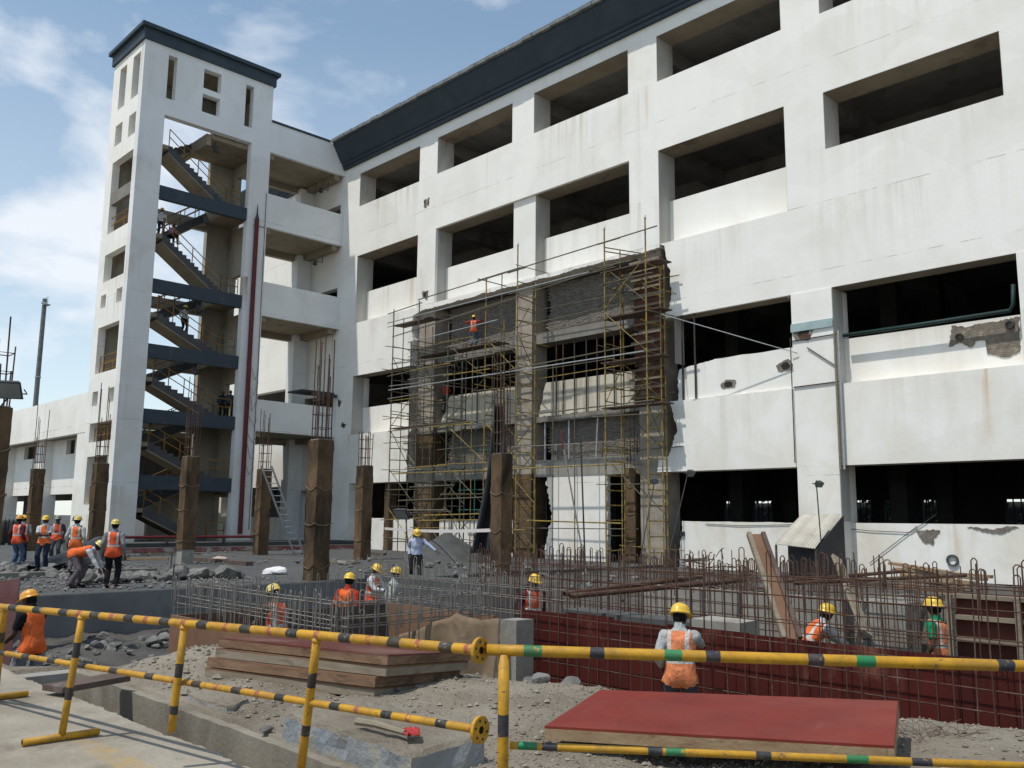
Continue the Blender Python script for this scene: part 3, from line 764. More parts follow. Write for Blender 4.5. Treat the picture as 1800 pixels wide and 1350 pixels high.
b = MB(); b.box(-62, 8.5, 31.2, 46, -.15, .02); b.build('ground_floor', M['concrete_d'], bld)
# facade behind the bridge and stair tower
b = MB(); b.wall(-62, -46.52, 0, 23.75, [(-50.6, -46.9, 6.9, 9.3), (-50.6, -46.9, 13.65, 16.1), (-50.6, -46.9, 19.1, 21.6), (-61, -51.4, 8.2, 10.2), (-61, -51.4, 20.94, 23.0), (-50.4, -47.3, .4, 3.4), (-61, -51.4, 1.7, 3.7)], fxz(30.2, 30.7)); b.build('wall', W, bld)
# parapet: outward leaning slate fascia with a stepped foot
prof = [(30.2, 23.75), (30.02, 23.75), (30.02, 23.92), (29.93, 23.95), (29.93, 24.10), (29.82, 24.16), (29.2, 25.22), (29.2, 25.32), (30.6, 25.32), (30.6, 23.75)]
b = MB(); b.prism_yz(prof, -46.5, 8.6); par_o = b.build('parapet', M['parapet'], bld)
b = MB(); b.prism_yz(prof, -62, -51.0); b.build('parapet', M['parapet'], bld)
x = -46.5; rnd = random.Random(4)
while x < 8.4:
    L = rnd.choice((.55, .62, .7, .85)); dz = rnd.uniform(-.018, .018); dy = rnd.uniform(-.02, .02)
    block('coping_stone', x + .012, min(x + L, 8.6) - .012, 29.02 + dy, 29.62, 25.325 + dz, 25.52 + dz, M['coping'], par_o); x += L
# steel props and stacked shores in the opened storey
for px in (978, 990, 1010, 1031, 1050, 1080):
    p = ony(px, 700, 30.75); bar('prop', (p.x, 30.75, 6.66), (p.x, 30.75, 10.2), .035, M['dark_steel'] if px % 3 else M['rebar'], bld)
for px in (810, 838, 868):
    p = ony(px, 760, 30.75); bar('prop', (p.x, 30.75, 6.66), (p.x, 30.75, 10.2), .035, M['dark_steel'] if px != 868 else M['rebar'], bld)
for px, z0 in ((1200, 6.67), (1222, 6.67)):
    p = ony(px, 640, 30.28); bar('prop', (p.x, 30.28, z0), (p.x, 30.28, 10.2), .04, M['dark_steel'], bld)
M['shut'] = rough_mat('stained_shutter_ply', (.13, .05, .032), (.08, .035, .025), 2, .8, .3, 30, 'P', (.20, .15, .11), p3=(.55, .68))
# hessian left round the feet of the bare columns
for x0_, x1_, z0_, z1_ in ((-38.80, -37.30, -.1, 3.5), (-38.80, -37.30, 4.5, 6.3), (-31.05, -29.80, -.1, 3.9)):
    b = MB(); mm = int((z1_ - z0_) / .1)
    b.rings([[(x + .025 * noise.noise((x * 3, z * 3, 2)), y - .02 * abs(noise.noise((x * 4, z * 5, 5))), z) for x, y in ((x0_, 30.395), ((x0_ * 2 + x1_) / 3, 30.39), ((x0_ + x1_ * 2) / 3, 30.39), (x1_, 30.395), (x1_, 30.9), (x1_, 31.4), (x0_, 31.4), (x0_, 30.9))] for z in [z0_ + (z1_ - z0_) * k / mm for k in range(mm + 1)]], 0, False)
    b.build('hessian_wrap', M['hessian'], bld)
# wooden column shutter on the third bare column
sh = MB()
for k in range(4):
    z0 = 6.7 + k * 1.62; sh.box(-23.52, -22.0, 30.34, 30.40, z0, z0 + 1.5)
sh_o = sh.build('column_shutter', M['shut'], bld)
rnd = random.Random(9)
for k in range(16):
    z = 6.9 + k * .40
    block('shutter_batten', -23.6 + rnd.uniform(-.12, .05), -22.0 + rnd.uniform(-.1, .12), 30.22, 30.335, z, z + .1, M['wood_g'], sh_o)
# green pipe in the row above, downpipes beside the pier, pipe stubs, broken plaster
pg = [ony(1482, 590, 30.6), ony(1620, 570, 30.6), ony(1775, 546, 30.6), ony(1781, 535, 30.6), ony(1781, 500, 30.6)]
b = MB(); b.path(pg, .07, 8); b.build('pipe', M['pipe_g'], bld, True)
for dx, r_ in ((-14.32, .05), (-14.18, .045)):
    bar('downpipe', (dx, 30.1, 3.6), (dx, 30.1, 8.55), r_, M['wood_g'] if dx < -14.2 else M['steel'], bld, 8)
b = MB(); b.path([(-16.06, 30.13, 3.9), (-16.06, 30.13, 8.55)], .02, 5); b.path([(-16.0, 30.13, 6.68), (-14.2, 30.13, 6.72)], .025, 5); b.path([(-16.0, 30.13, 8.42), (-14.2, 30.13, 8.45)], .025, 5); b.path([(-15.4, 30.12, 8.1), (-14.35, 30.12, 7.3)], .022, 5)
b.build('conduit', M['dark_steel'], bld)
b = MB(); b.box(-16.02, -14.38, 30.10, 30.165, 8.75, 8.98); b.box(-16.02, -14.38, 30.12, 30.165, 8.98, 9.06); b.build('flashing', M['bluesheet'], bld)
def patch(name, pix, y, mat, seed, push=.012):
    if mat is M['hole']:
        cx_ = sum(q[0] for q in pix) / len(pix); cy_ = sum(q[1] for q in pix) / len(pix)
        patch(name, [(cx_ + (q[0] - cx_) * 1.12, cy_ + (q[1] - cy_) * 1.12) for q in pix], y, M['spall'], seed + 200, .006)
        pix = [(cx_ + (q[0] - cx_) * .62, cy_ + (q[1] - cy_) * .62) for q in pix]
    pts = [ony(px, py, y) for px, py in pix]
    out = []
    for i in range(len(pts)):
        a, c = pts[i], pts[(i + 1) % len(pts)]
        out += jag((a.x, a.z), (c.x, c.z), .07, .06, seed + i)[:-1]
    bb = MB(); bb.prism_xz(out, y - push, y + .05); return bb.build(name, mat, bld)
patch('spalled_patch', [(1672, 572), (1700, 575), (1792, 557), (1793, 618), (1770, 628), (1735, 622), (1731, 598), (1714, 600), (1706, 611), (1690, 603), (1668, 610)], 30.98, M['spall'], 40)
patch('spalled_patch', [(1610, 933), (1640, 930), (1652, 932), (1640, 945), (1640, 958), (1625, 955)], 30.88, M['spall'], 50)
patch('spalled_patch', [(1700, 926), (1750, 930), (1790, 927), (1760, 938), (1735, 936)], 30.88, M['spall'], 55)
patch('spalled_patch', [(1366, 642), (1385, 632), (1392, 640), (1392, 648), (1372, 652)], 30.32, M['hole'], 60)
patch('spalled_patch', [(1396, 588), (1412, 578), (1428, 577), (1424, 588), (1414, 594), (1400, 597)], 30.15, M['hole'], 66)
patch('spalled_patch', [(1405, 590), (1424, 588), (1420, 598), (1408, 598)], 30.135, M['rebar'], 67)
patch('spalled_patch', [(1268, 676), (1276, 668), (1292, 670), (1290, 680), (1272, 682)], 30.32, M['hole'], 70)
patch('spalled_patch', [(745, 352), (749, 350), (749, 364), (745, 362)], 30.19, M['hole'], 73)
patch('spalled_patch', [(752, 350), (755, 349), (754, 360), (751, 360)], 30.19, M['hole'], 75)
patch('spalled_patch', [(743, 513), (752, 511), (750, 527), (743, 522)], 30.19, M['hole'], 77)
patch('spalled_patch', [(594, 703), (600, 706), (597, 716), (594, 712)], 30.19, M['hole'], 78)
patch('spalled_patch', [(601, 742), (608, 746), (604, 753), (600, 750)], 30.19, M['hole'], 79)
patch('spalled_patch', [(1385, 520), (1392, 519), (1391, 521), (1386, 523)], 30.19, M['hole'], 80)
def pipe_end(px, py, y, r):
    p = ony(px, py, y)
    bb = MB(); k = 14
    o = [[(p.x + rr * math.cos(2 * math.pi * j / k), yy, p.z + rr * math.sin(2 * math.pi * j / k)) for j in range(k)] for rr, yy in ((r, y + .05), (r, y - .08), (r * .72, y - .08), (r * .72, y + .04))]
    bb.rings(o[::-1], [0, 0, 1]); return bb.build('pipe_stub', [M['concrete_d'], M['hole']], bld)
pipe_end(1675, 985, 30.9, .19); pipe_end(1687, 593, 30.97, .13); pipe_end(1775, 571, 30.97, .14)
for pts in ([(1490, 929), (1530, 933), (1600, 936), (1645, 905)], [(1612, 925), (1560, 965), (1528, 990)], [(1240, 921), (1300, 924), (1402, 922)]):
    b = MB(); b.path([ony(px, py, 30.86 if px > 1420 else 30.31) for px, py in pts], .012, 5); b.build('loose_cable', M['dark_steel'], bld)
block('socket_box', ony(1190, 937, 30.3).x, ony(1203, 937, 30.3).x, 30.26, 30.335, ony(1196, 942, 30.3).z, ony(1196, 934, 30.3).z, M['dark_steel'], bld)
# ------------------------------------------------------------------ stair tower
XT, XB = -46.52, -50.95
twr = thing('stair_tower', 'tall white open stair tower with slate cornice and dark landing beams', 'tower', (-48.7, 21, 0))
T = M['white2']
def fyz(x0, x1): return lambda u, v, t: (x0 + (x1 - x0) * t, u, v)
# open side towards the site
b = MB(); b.wall(17.1, 24.88, 0, 27.55, [(18.43, 23.65, -1, 23.6), (18.43, 18.93, 24.58, 27.12), (20.5, 21.55, 25.93, 27.10), (20.5, 21.55, 24.50, 25.58), (23.11, 23.62, 24.5, 27.08)], fyz(XT, XT - .45))
b.build('wall', T, twr)
lh = [(-49.95, -48.98, 24.52, 27.0), (-48.06, -47.06, 24.52, 27.04), (-50.0, -49.0, 22.35, 23.58), (-48.05, -47.08, 22.3, 23.56), (-50.02, -47.06, 17.2, 21.38), (-50.05, -47.12, 14.44, 16.0),
      (-50.16, -49.41, 12.98, 13.72), (-47.9, -47.12, 12.94, 13.72), (-50.18, -47.18, 9.33, 11.9), (-50.27, -49.46, 7.58, 8.36), (-47.98, -47.18, 7.6, 8.36), (-50.28, -47.15, 5.6, 6.63), (-50.3, -47.4, 2.3, 4.84)]
b = MB(); b.wall(XB, XT - .452, 0, 27.55, lh, lambda u, v, t: (u, 17.1 + .4 * t, v)); b.build('wall', W, twr)
b = MB(); b.box(-50.0, -47.08, 17.16, 17.42, 18.92, 19.62); b.build('window_band', M['concrete'], twr)
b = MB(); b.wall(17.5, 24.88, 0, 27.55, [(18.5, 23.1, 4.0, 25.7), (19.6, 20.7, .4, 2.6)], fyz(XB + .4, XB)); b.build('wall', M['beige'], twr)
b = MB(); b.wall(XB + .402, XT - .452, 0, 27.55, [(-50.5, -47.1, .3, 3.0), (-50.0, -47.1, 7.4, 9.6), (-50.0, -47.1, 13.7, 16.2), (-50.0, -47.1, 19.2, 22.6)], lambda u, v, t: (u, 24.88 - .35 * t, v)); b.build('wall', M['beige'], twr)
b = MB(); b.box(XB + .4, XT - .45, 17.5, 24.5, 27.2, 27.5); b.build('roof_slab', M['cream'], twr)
def cornice(ov, z0, z1, mat, nm):
    b = MB(); b.box(XB - ov, XT + ov, 17.1 - ov, 24.88 + ov, z0, z1); return b.build(nm, mat, twr)
cornice(.12, 27.552, 28.2, M['parapet'], 'cornice'); cornice(.30, 28.202, 28.42, M['parapet'], 'cornice')
ZR = [.42, 3.85, 7.32, 10.8, 14.36, 19.6]
ZL = [(ZR[i] + ZR[i + 1]) / 2 for i in range(5)] + [22.1]
for i, z in enumerate(ZR):
    if i:
        b = MB(); b.box(XT - .42, XT - .12, 18.43, 23.65, z - .74, z); b.build('landing_beam', [M['beam_paint']], twr)
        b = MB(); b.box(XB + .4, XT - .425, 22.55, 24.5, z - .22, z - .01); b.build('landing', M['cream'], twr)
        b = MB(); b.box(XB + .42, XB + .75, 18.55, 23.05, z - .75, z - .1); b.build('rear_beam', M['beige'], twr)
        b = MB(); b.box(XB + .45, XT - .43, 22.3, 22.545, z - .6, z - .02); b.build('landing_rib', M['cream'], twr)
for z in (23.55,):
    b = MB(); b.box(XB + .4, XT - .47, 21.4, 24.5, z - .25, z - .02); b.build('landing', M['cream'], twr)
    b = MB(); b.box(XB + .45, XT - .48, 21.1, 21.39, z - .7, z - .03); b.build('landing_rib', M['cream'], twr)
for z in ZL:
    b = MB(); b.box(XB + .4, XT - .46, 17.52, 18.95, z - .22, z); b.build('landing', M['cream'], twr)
def flight(x0, x1, ya, za, yb, zb):
    """steps from (ya, za) up to (yb, zb)"""
    n = max(6, round((zb - za) / .175)); dy = (yb - ya) / n; dz = (zb - za) / n
    top = [(ya, za)]
    for k in range(n):
        top += [(ya + dy * k, za + dz * (k + 1)), (ya + dy * (k + 1), za + dz * (k + 1))]
    under = [(yb, zb - .38), (ya, za - .38)]
    bb = MB(); bb.prism_yz(top + under, x0, x1, 0, 0)
    sof = MB(); L = .006
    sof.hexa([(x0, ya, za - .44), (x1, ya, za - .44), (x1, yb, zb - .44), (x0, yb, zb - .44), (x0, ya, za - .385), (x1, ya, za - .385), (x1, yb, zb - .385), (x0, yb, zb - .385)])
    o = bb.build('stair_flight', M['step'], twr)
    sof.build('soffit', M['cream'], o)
    return o
def railing(pts, zoff=1.0, name='railing', mat=None, step=1.0, parent=None):
    mat = mat or M['rail_y']; bb = MB()
    for h in (zoff, zoff * .55):
        bb.path([Vector(p) + Vector((0, 0, h)) for p in pts], .028, 5)
    for a, c in zip(pts, pts[1:]):
        a, c = Vector(a), Vector(c); n = max(1, round((c - a).length / step))
        for k in range(n + 1):
            p = a.lerp(c, k / n); bb.tube(p, p + Vector((0, 0, zoff)), .028, 5)
    return bb.build(name, mat, parent or twr)
for i in range(6):
    fo = flight(-48.45, -47.0, 22.55, ZR[i], 18.95, ZL[i])
    railing([(-47.06, 22.5, ZR[i]), (-47.06, 19.0, ZL[i])], parent=fo)
    railing([(-47.06, 23.55, ZR[i]), (-47.06, 22.5, ZR[i])])
    if i == 5: flight(-50.45, -49.0, 18.95, ZL[i], 21.4, 23.55)
    if i < 5:
        flight(-50.45, -49.0, 18.95, ZL[i], 22.55, ZR[i + 1])
        railing([(-49.06, 19.0, ZL[i]), (-49.06, 22.5, ZR[i + 1])])
        railing([(-50.5, 19.0, ZL[i]), (-50.5, 22.5, ZR[i + 1])])
    railing([(-50.0, 17.46, ZL[i]), (-47.1, 17.46, ZL[i])])
for z in (9.36, 5.45, 2.35, 17.25): railing([(-50.05, 17.3, z), (-47.2, 17.3, z)], .95)
# maroon rain pipe with bracket, cable pipe
pa, pb = onx(455, 345, XT + .14), onx(431, 940, XT + .14)
bar('rain_pipe', (XT + .14, 24.18, .8), (XT + .14, 24.18, 19.0), .13, M['pipe_red'], twr, 10)
b = MB(); b.path([(XT + .14, 24.18, 19.0), (XT + .14, 24.18, 19.3), (XT + .14, 24.18, 19.9)], [.13, .05, .02], 8); b.build('pipe_cap', M['dark_steel'], twr)
b = MB(); b.path([(XT + .04, 24.75, 1.0), (XT + .04, 24.8, 9), (XT + .04, 24.75, 20.8)], .018, 5); b.path([(XT + .04, 24.0, 18.6), (XT + .05, 24.75, 18.65)], .02, 5)
rr_ = random.Random(3)
for k in range(7):
    z = 5 + k * .9; b.path([(XT + .05, 24.3 + rr_.uniform(-.2, .2), z), (XT + .07, 24.55 + rr_.uniform(-.2, .2), z - .9), (XT + .05, 24.85, z - .4 + rr_.uniform(-.5, .5))], .012, 4)
b.build('loose_cable', M['dark_steel'], twr)
for yy, zz in ((21.6, 22.6), (21.3, 18.3), (21.2, 13.1), (21.2, 9.6), (21.1, 6.2)):
    b = MB(); b.path([(-47.0, yy, zz + .55), (-47.0, yy, zz + .3)], .03, 5); b.path([(-47.0, yy, zz + .3), (-46.95, yy + .1, zz), (-46.9, yy + .15, zz - .08)], [.10, .17, .15], 8)
    b.build('wall_lamp', M['dark_steel'], twr)

# ------------------------------------------------------------------ bridge between tower and building
brg = thing('link_bridge', 'stacked white link galleries joining the stair tower to the long building', 'bridge', (-48.7, 27.5, 0))
for z0, z1 in ((6.6, 8.42), (13.37, 15.4), (18.74, 20.8), (23.4, 25.30)):
    b = MB(); b.box(XT - .25, XT - .004, 24.884, 30.196, z0, z1); b.build('parapet_wall', T, brg)
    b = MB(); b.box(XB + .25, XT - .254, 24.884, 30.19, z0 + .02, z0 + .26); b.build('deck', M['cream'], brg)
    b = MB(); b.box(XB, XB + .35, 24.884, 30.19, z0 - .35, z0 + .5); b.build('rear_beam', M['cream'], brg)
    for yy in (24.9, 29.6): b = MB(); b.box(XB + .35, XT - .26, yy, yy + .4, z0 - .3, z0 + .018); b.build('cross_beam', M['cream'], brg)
b = MB(); b.box(XT - .3, XT + .05, 24.884, 29.0, 25.302, 25.44); b.build('coping', M['parapet'], brg)
b = MB(); b.box(XB, XB + .8, 29.2, 30.19, 0, 23.3); b.build('column', T, brg)
for yy, zz in ((29.4, 22.4), (29.2, 17.6)):
    b = MB(); b.path([(-47.2, yy, zz + .5), (-47.2, yy, zz), (-47.25, yy - .45, zz + .03)], .03, 5); b.path([(-47.25, yy - .45, zz + .05), (-47.25, yy - .5, zz - .22)], [.10, .14], 8); b.build('bracket_lamp', M['dark_steel'], brg)
b = MB(); b.box(-47.9, -46.3, 27.6, 29.9, 9.2, 9.3); b.box(-46.5, -46.3, 28.3, 30.1, 9.02, 9.2); b.build('lintel_plate', M['dark_steel'], brg)

# ------------------------------------------------------------------ low wing on the left
wing = thing('low_wing', 'low white wing with a deep band and recessed walls left of the stair tower', 'building', (-70, 19, 0))
b = MB(); b.box(-110, XB - .004, 17.12, 17.5, 6.24, 8.45); b.build('band', W, wing)
b = MB(); b.box(-110, XB - .01, 17.5, 28, 6.3, 6.6); b.build('roof', M['cream'], wing)
b = MB(); b.box(-52.25, XB - .004, 17.14, 17.6, -.1, 6.238); b.build('pier', W, wing)
hs = []
for k in range(8):
    xr = -55.9 - k * 5.6
    hs += [(xr - 1.9, xr - .05, 5.2, 6.2)] if k else []
hs += [(-57.4, -55.9, 5.3, 6.22), (-65.6, -63.3, 5.3, 6.2)]
hs = [(-57.35, -55.9, 5.35, 6.22), (-65.6, -63.3, 5.35, 6.2), (-73, -70.5, 5.3, 6.2), (-81, -78.5, 5.3, 6.2)]
b = MB(); b.wall(-110, -52.3, 2.97, 6.29, hs, lambda u, v, t: (u, 18.25 + .25 * t, v)); b.build('recessed_wall', W, wing)
for x in (-61.5, -69.3, -77.5, -86, -95):
    b = MB(); b.box(x, x + 1.85, 17.75, 18.6, -.1, 6.29); b.build('column', W, wing)
b = MB(); b.box(-110, -53, 27.7, 28, 3, 6.29); b.build('rear_wall', M['inner'], wing)

# ------------------------------------------------------------------ far mast and trees
mast = thing('steel_mast', 'slim grey steel mast rising behind the low wing', 'mast', (-97.5, 27.6, 0))
p0, p1 = at(58, 760, 90), at(79, 525, 90)
b = MB(); p0 = Vector((p0.x, p0.y, 0)); b.path([p0, p0.lerp(p1, .5), p1], [.27, .24, .21], 10); b.build('pole', M['coping'], mast)
for t in (.98, .66, .50, .40):
    q = p0.lerp(p1, t); b = MB(); b.path([q - Vector((0, 0, .06)), q + Vector((0, 0, .06))], .30, 10)
    if t in (.98, .50): b.box(q.x + .2, q.x + 1.0, q.y - .3, q.y + .3, q.z - .3, q.z - .22); b.tube((q.x + .95, q.y, q.z - .25), (q.x + .95, q.y, q.z + .55), .03, 4); b.tube((q.x + .3, q.y, q.z + .5), (q.x + .95, q.y, q.z + .5), .03, 4)
    b.build('platform' if t in (.98, .50) else 'collar', M['steel'], mast)

def tree(x, y, h, rad, seed, label):
    rnd = random.Random(seed); t = thing('tree', label, 'tree', (x, y, -.1), 'trees beyond the buildings')
    b = MB(); b.path([(x, y, -.1), (x + .1, y, h * .3), (x - .1, y + .1, h * .55), (x, y, h * .8)], [.22, .17, .12, .05], 7)
    tips = []
    for k in range(9):
        a = rnd.uniform(0, 6.28); z = h * rnd.uniform(.3, .7); L = rad * rnd.uniform(.5, .9)
        q = Vector((x + math.cos(a) * L, y + math.sin(a) * L, z + L * rnd.uniform(.2, .7)))
        b.path([(x, y, z), ((x + q.x) / 2, (y + q.y) / 2, (z + q.z) / 2 + .1), q], [.09, .06, .02], 5); tips.append(q)
    b.build('trunk', M['bark'], t)
    b = MB()
    cl = [q + Vector((rnd.gauss(0, .4), rnd.gauss(0, .4), rnd.gauss(0, .3))) * rad * .5 for q in tips for _ in range(6)]
    for c in cl:
        for _ in range(46):
            p = c + Vector((rnd.gauss(0, 1), rnd.gauss(0, 1), rnd.gauss(0, .8))) * rad * .17
            u = Vector((rnd.gauss(0, 1), rnd.gauss(0, 1), rnd.gauss(0, 1))).normalized(); w = u.cross(Vector((rnd.gauss(0, 1), rnd.gauss(0, 1), rnd.gauss(0, 1)))).normalized()
            s_ = rnd.uniform(.10, .2)
            b.face([p - u * s_, p + w * s_ * .5, p + u * s_, p - w * s_ * .5])
    b.build('crown', M['leaf'], t)
bw = MB(); bw.box(-60, 20, 56, 56.25, -.12, 3.0); bw = bw.build('sky_screen_wall', M['concrete_d'], None, loc=(-20, 56, 0)); tag(bw, 'grey wall added behind the building to screen bright sky from the rear ground floor windows', 'wall')  # added wall, hides the bright sky behind the rear openings
for k, (x, y, h, rad, lab) in enumerate(((-66, 33, 6.5, 3.2, 'leafy green tree seen through the low wing, nearest the stair tower'), (-79, 34, 7, 3.4, 'leafy green tree seen through the far end of the low wing'),
                     (-58, 36, 5.5, 2.8, 'leafy green tree in shade just behind the stair tower'), (-27, 51, 5.5, 3.0, 'green tree seen through the ground floor windows next to the scaffold'), (-20, 52, 5.5, 3.2, 'green tree seen through the ground floor windows left of the awning'), (-13.5, 51, 5.5, 3.0, 'green tree seen through the ground floor windows right of the awning'), (-7.5, 52, 5.5, 3.2, 'green tree seen through the ground floor windows at the far right'))):
    tree(x, y, h, rad, 30 + k, lab)
# ------------------------------------------------------------------ new concrete columns wrapped in hessian
def px_of(p):
    q = Vector(p) - EYE; d = q.dot(FWD); return 900 + FPX * q.dot(RIGHT) / d, 675 - FPX * q.dot(UP) / d
def stub_column(pxc, top_py, zb, heights, label, seed, w=.52, bare=None, rust='rebar', ztop=4.0):
    rnd = random.Random(seed)
    p = onz(pxc, top_py, ztop)
    x0, x1, y0, y1 = p.x - w, p.x, p.y, p.y + w
    t = thing('concrete_column', label, 'column', (p.x - w / 2, p.y + w / 2, zb), 'new columns wrapped in hessian')
    core = MB(); core.box(x0 + .03, x1 - .03, y0 + .03, y1 - .03, zb, ztop + .02); core.build('core', M['concrete_l'], t)
    n = 9
    def ring(z, grow):
        r = []
        for (a, c) in (((x0, y0), (x1, y0)), ((x1, y0), (x1, y1)), ((x1, y1), (x0, y1)), ((x0, y1), (x0, y0))):
            for k in range(n):
                u = k / n; x = a[0] + (c[0] - a[0]) * u; y = a[1] + (c[1] - a[1]) * u
                d = .008 * fbm(x * 3.1 + seed, y * 3.1, z * 1.6) + .004 * noise.noise((x * 9, y * 9 + seed, z * 5))
                # slack folds sagging across the face
                s = math.sin((z + .14 * math.cos(u * math.pi)) * 4.2 + seed * 1.7 + 2.6 * noise.noise((seed, z * .8, u)))
                d += .045 * max(0, s - .72) + grow
                cx, cy = (x0 + x1) / 2, (y0 + y1) / 2
                vx, vy = x - cx, y - cy; L = max(abs(vx), abs(vy)); r.append((x + vx / L * d, y + vy / L * d, z + .02 * noise.noise((x * 4, y * 4, seed)) * (1 if z > 3.8 else 0)))
        return r
    zb2 = zb if bare is None else zb + bare
    m = int((ztop - zb2) / .07); rs = [ring(zb2 + (ztop - zb2) * k / m, 0) for k in range(m + 1)]
    b = MB(); b.rings(rs, 0, False); b.build('hessian_wrap', M['hessian'], t)
    # sagging tie ropes
    for k in range(3):
        zc = zb + (ztop - zb) * (.25 + .27 * k + rnd.uniform(-.06, .06)); pts = []
        sag = rnd.uniform(.05, .16)
        for (a, c) in (((x0, y0), (x1, y0)), ((x1, y0), (x1, y1)), ((x1, y1), (x0, y1)), ((x0, y1), (x0, y0))):
            for q in range(6):
                u = q / 6; xx = a[0] + (c[0] - a[0]) * u; yy = a[1] + (c[1] - a[1]) * u
                vx, vy = xx - (x0 + x1) / 2, yy - (y0 + y1) / 2; L = max(abs(vx), abs(vy))
                pts.append((xx + vx / L * .022, yy + vy / L * .022, zc - sag * math.sin(u * math.pi) + .03 * noise.noise((k, u * 3, seed))))
        b = MB(); b.path(pts + [pts[0]], .014, 5); b.build('tie_rope', M['sack'], t)
    # starter bars
    for k in range(len(heights)):
        a = k / len(heights) * 4; s = int(a); u = a - s
        cs = ((x0 + .06, y0 + .06), (x1 - .06, y0 + .06), (x1 - .06, y1 - .06), (x0 + .06, y1 - .06))
        c0, c1 = cs[s % 4], cs[(s + 1) % 4]
        q = Vector((c0[0] + (c1[0] - c0[0]) * u, c0[1] + (c1[1] - c0[1]) * u, ztop - .1))
        bar('starter_bar', q, q + Vector((rnd.uniform(-.04, .04), rnd.uniform(-.04, .04), heights[k] + .1)), .017, M[rust], t)
    for z in (.35, .75, 1.15):
        if z < min(heights) + .5:
            b = MB(); cs = [(x0 + .05, y0 + .05), (x1 - .05, y0 + .05), (x1 - .05, y1 - .05), (x0 + .05, y1 - .05), (x0 + .05, y0 + .05)]
            b.path([(c[0], c[1], ztop + z) for c in cs], .012, 5); b.build('stirrup', M[rust], t)
    return t
stub_column(-26, 712, -.02, [2.7, 2.4, 1.2, .9, 1.3, .8, 2.0, 1.5], 'tall hessian wrapped column cut by the photo edge, with a floodlight on it', 1)
stub_column(60, 824, -.02, [3.3, 1.6, 2.6, 1.2, 3.0, 1.5, 1.3, 2.5], 'dark hessian column between two vested workers near the low wing', 2)
stub_column(171, 814, -.02, [3.6, 3.3, 2.0, 3.4, 1.8, 2.2, 2.9, 1.4], 'dark hessian column in front of the stair tower corner', 3)
stub_column(330, 802, -.02, [3.1, 2.0, 2.6, 3.3, 1.5, 2.8, 2.2, 3.2, 1.8, 1.2], 'hessian column with a wet bare foot in front of the stair flights', 4, bare=.55)
stub_column(461, 824, -.02, [2.9, 2.8, 2.6, 2.2, 1.3, 2.7, 2.5, 1.2], 'hessian column with an aluminium ladder leaning on it', 5)
stub_column(560, 772, -.95, [3.1, 2.2, 2.9, 3.3, 2.4, 3.0, 1.9, 2.6, 1.5, 3.2], 'largest pale brown hessian column before the corner of the white building', 6, bare=.8)
stub_column(639, 818, -.12, [1.5, 1.4, 1.5, 1.3, 1.5, 1.4, 1.5, 1.3, 1.4, 1.5], 'hessian column with short rusty starters at the left of the scaffold', 7)
stub_column(686, 840, -.12, [.6, .5, .7, .6, .5, .6], 'slim hessian column with barely any starters beside the scaffold', 8, w=.48)
stub_column(882, 797, -.9, [2.2, 2.0, 3.6, 3.4, 2.3, 3.5, 2.1, 1.9, 3.0, 3.6], 'hessian column beside the hanging dark tarpaulin', 9)
stub_column(1116, 822, -.12, [1.2, 1.0, 3.2, 1.1, 3.3, 1.3, 1.0, 2.8], 'hessian column with loose folds before the third scaffold tower', 10)

# ------------------------------------------------------------------ scaffold
sc = thing('scaffolding', 'tube scaffold of yellow and grey ladder frames before the broken-out bays', 'scaffold', (-32, 29.3, 0))
YS0, YS1 = 28.7, 29.95
FR = [(688, 700, 545, 'scaf_g'), (733, 700, 530, 'scaf_g'), (786, 700, 560, 'scaf_g'), (852, 700, 492, 'scaf_y'), (908, 700, 432, 'scaf_y'), (1064, 700, 402, 'scaf_y'), (1138, 700, 382, 'scaf_y')]
fx = []
rnd = random.Random(12)
for px, py, tp, mt in FR:
    p = ony(px, py, YS0); zt = ony(px, tp, YS0).z; fx.append((p.x, zt, mt))
    xx = p.x
    bar('standard', (xx, YS0, .0), (xx, YS0, zt), .034, M[mt], sc)
    zb = zt - rnd.uniform(1.2, 2.2)
    bar('standard', (xx, YS1, .0), (xx, YS1, zb), .034, M[mt], sc)
    z = .5
    while z < zb:
        bar('rung', (xx, YS0, z), (xx, YS1, z + rnd.uniform(-.03, .03)), .024, M[mt if rnd.random() > .25 else 'scaf_g'], sc); z += .62
    k = 0; z = .6
    while z + 1.9 < zb:
        if rnd.random() > .55: bar('brace', (xx, YS0 if k % 2 else YS1, z), (xx, YS1 if k % 2 else YS0, z + 1.85), .02, M['scaf_g' if rnd.random() < .5 else mt], sc)
        z += 2.0; k += 1
# cross bracing between neighbouring frames
for i, j in ((0, 1), (1, 2), (2, 3), (3, 4), (5, 6)):
    z = .4; zt = min(fx[i][1], fx[j][1]) - .5
    while z + 2 < zt:
        for yy in ((YS0 - .05,) if i in (2,) else (YS0 - .05, YS1)):
            if rnd.random() > .5: bar('brace', (fx[i][0], yy, z), (fx[j][0], yy, z + 1.9), .02, M['scaf_g' if rnd.random() < .7 else 'scaf_y'], sc)
            if rnd.random() > .5: bar('brace', (fx[i][0], yy + .03, z + 1.9), (fx[j][0], yy + .03, z), .02, M['scaf_g' if rnd.random() < .7 else 'scaf_y'], sc)
        z += 2.05
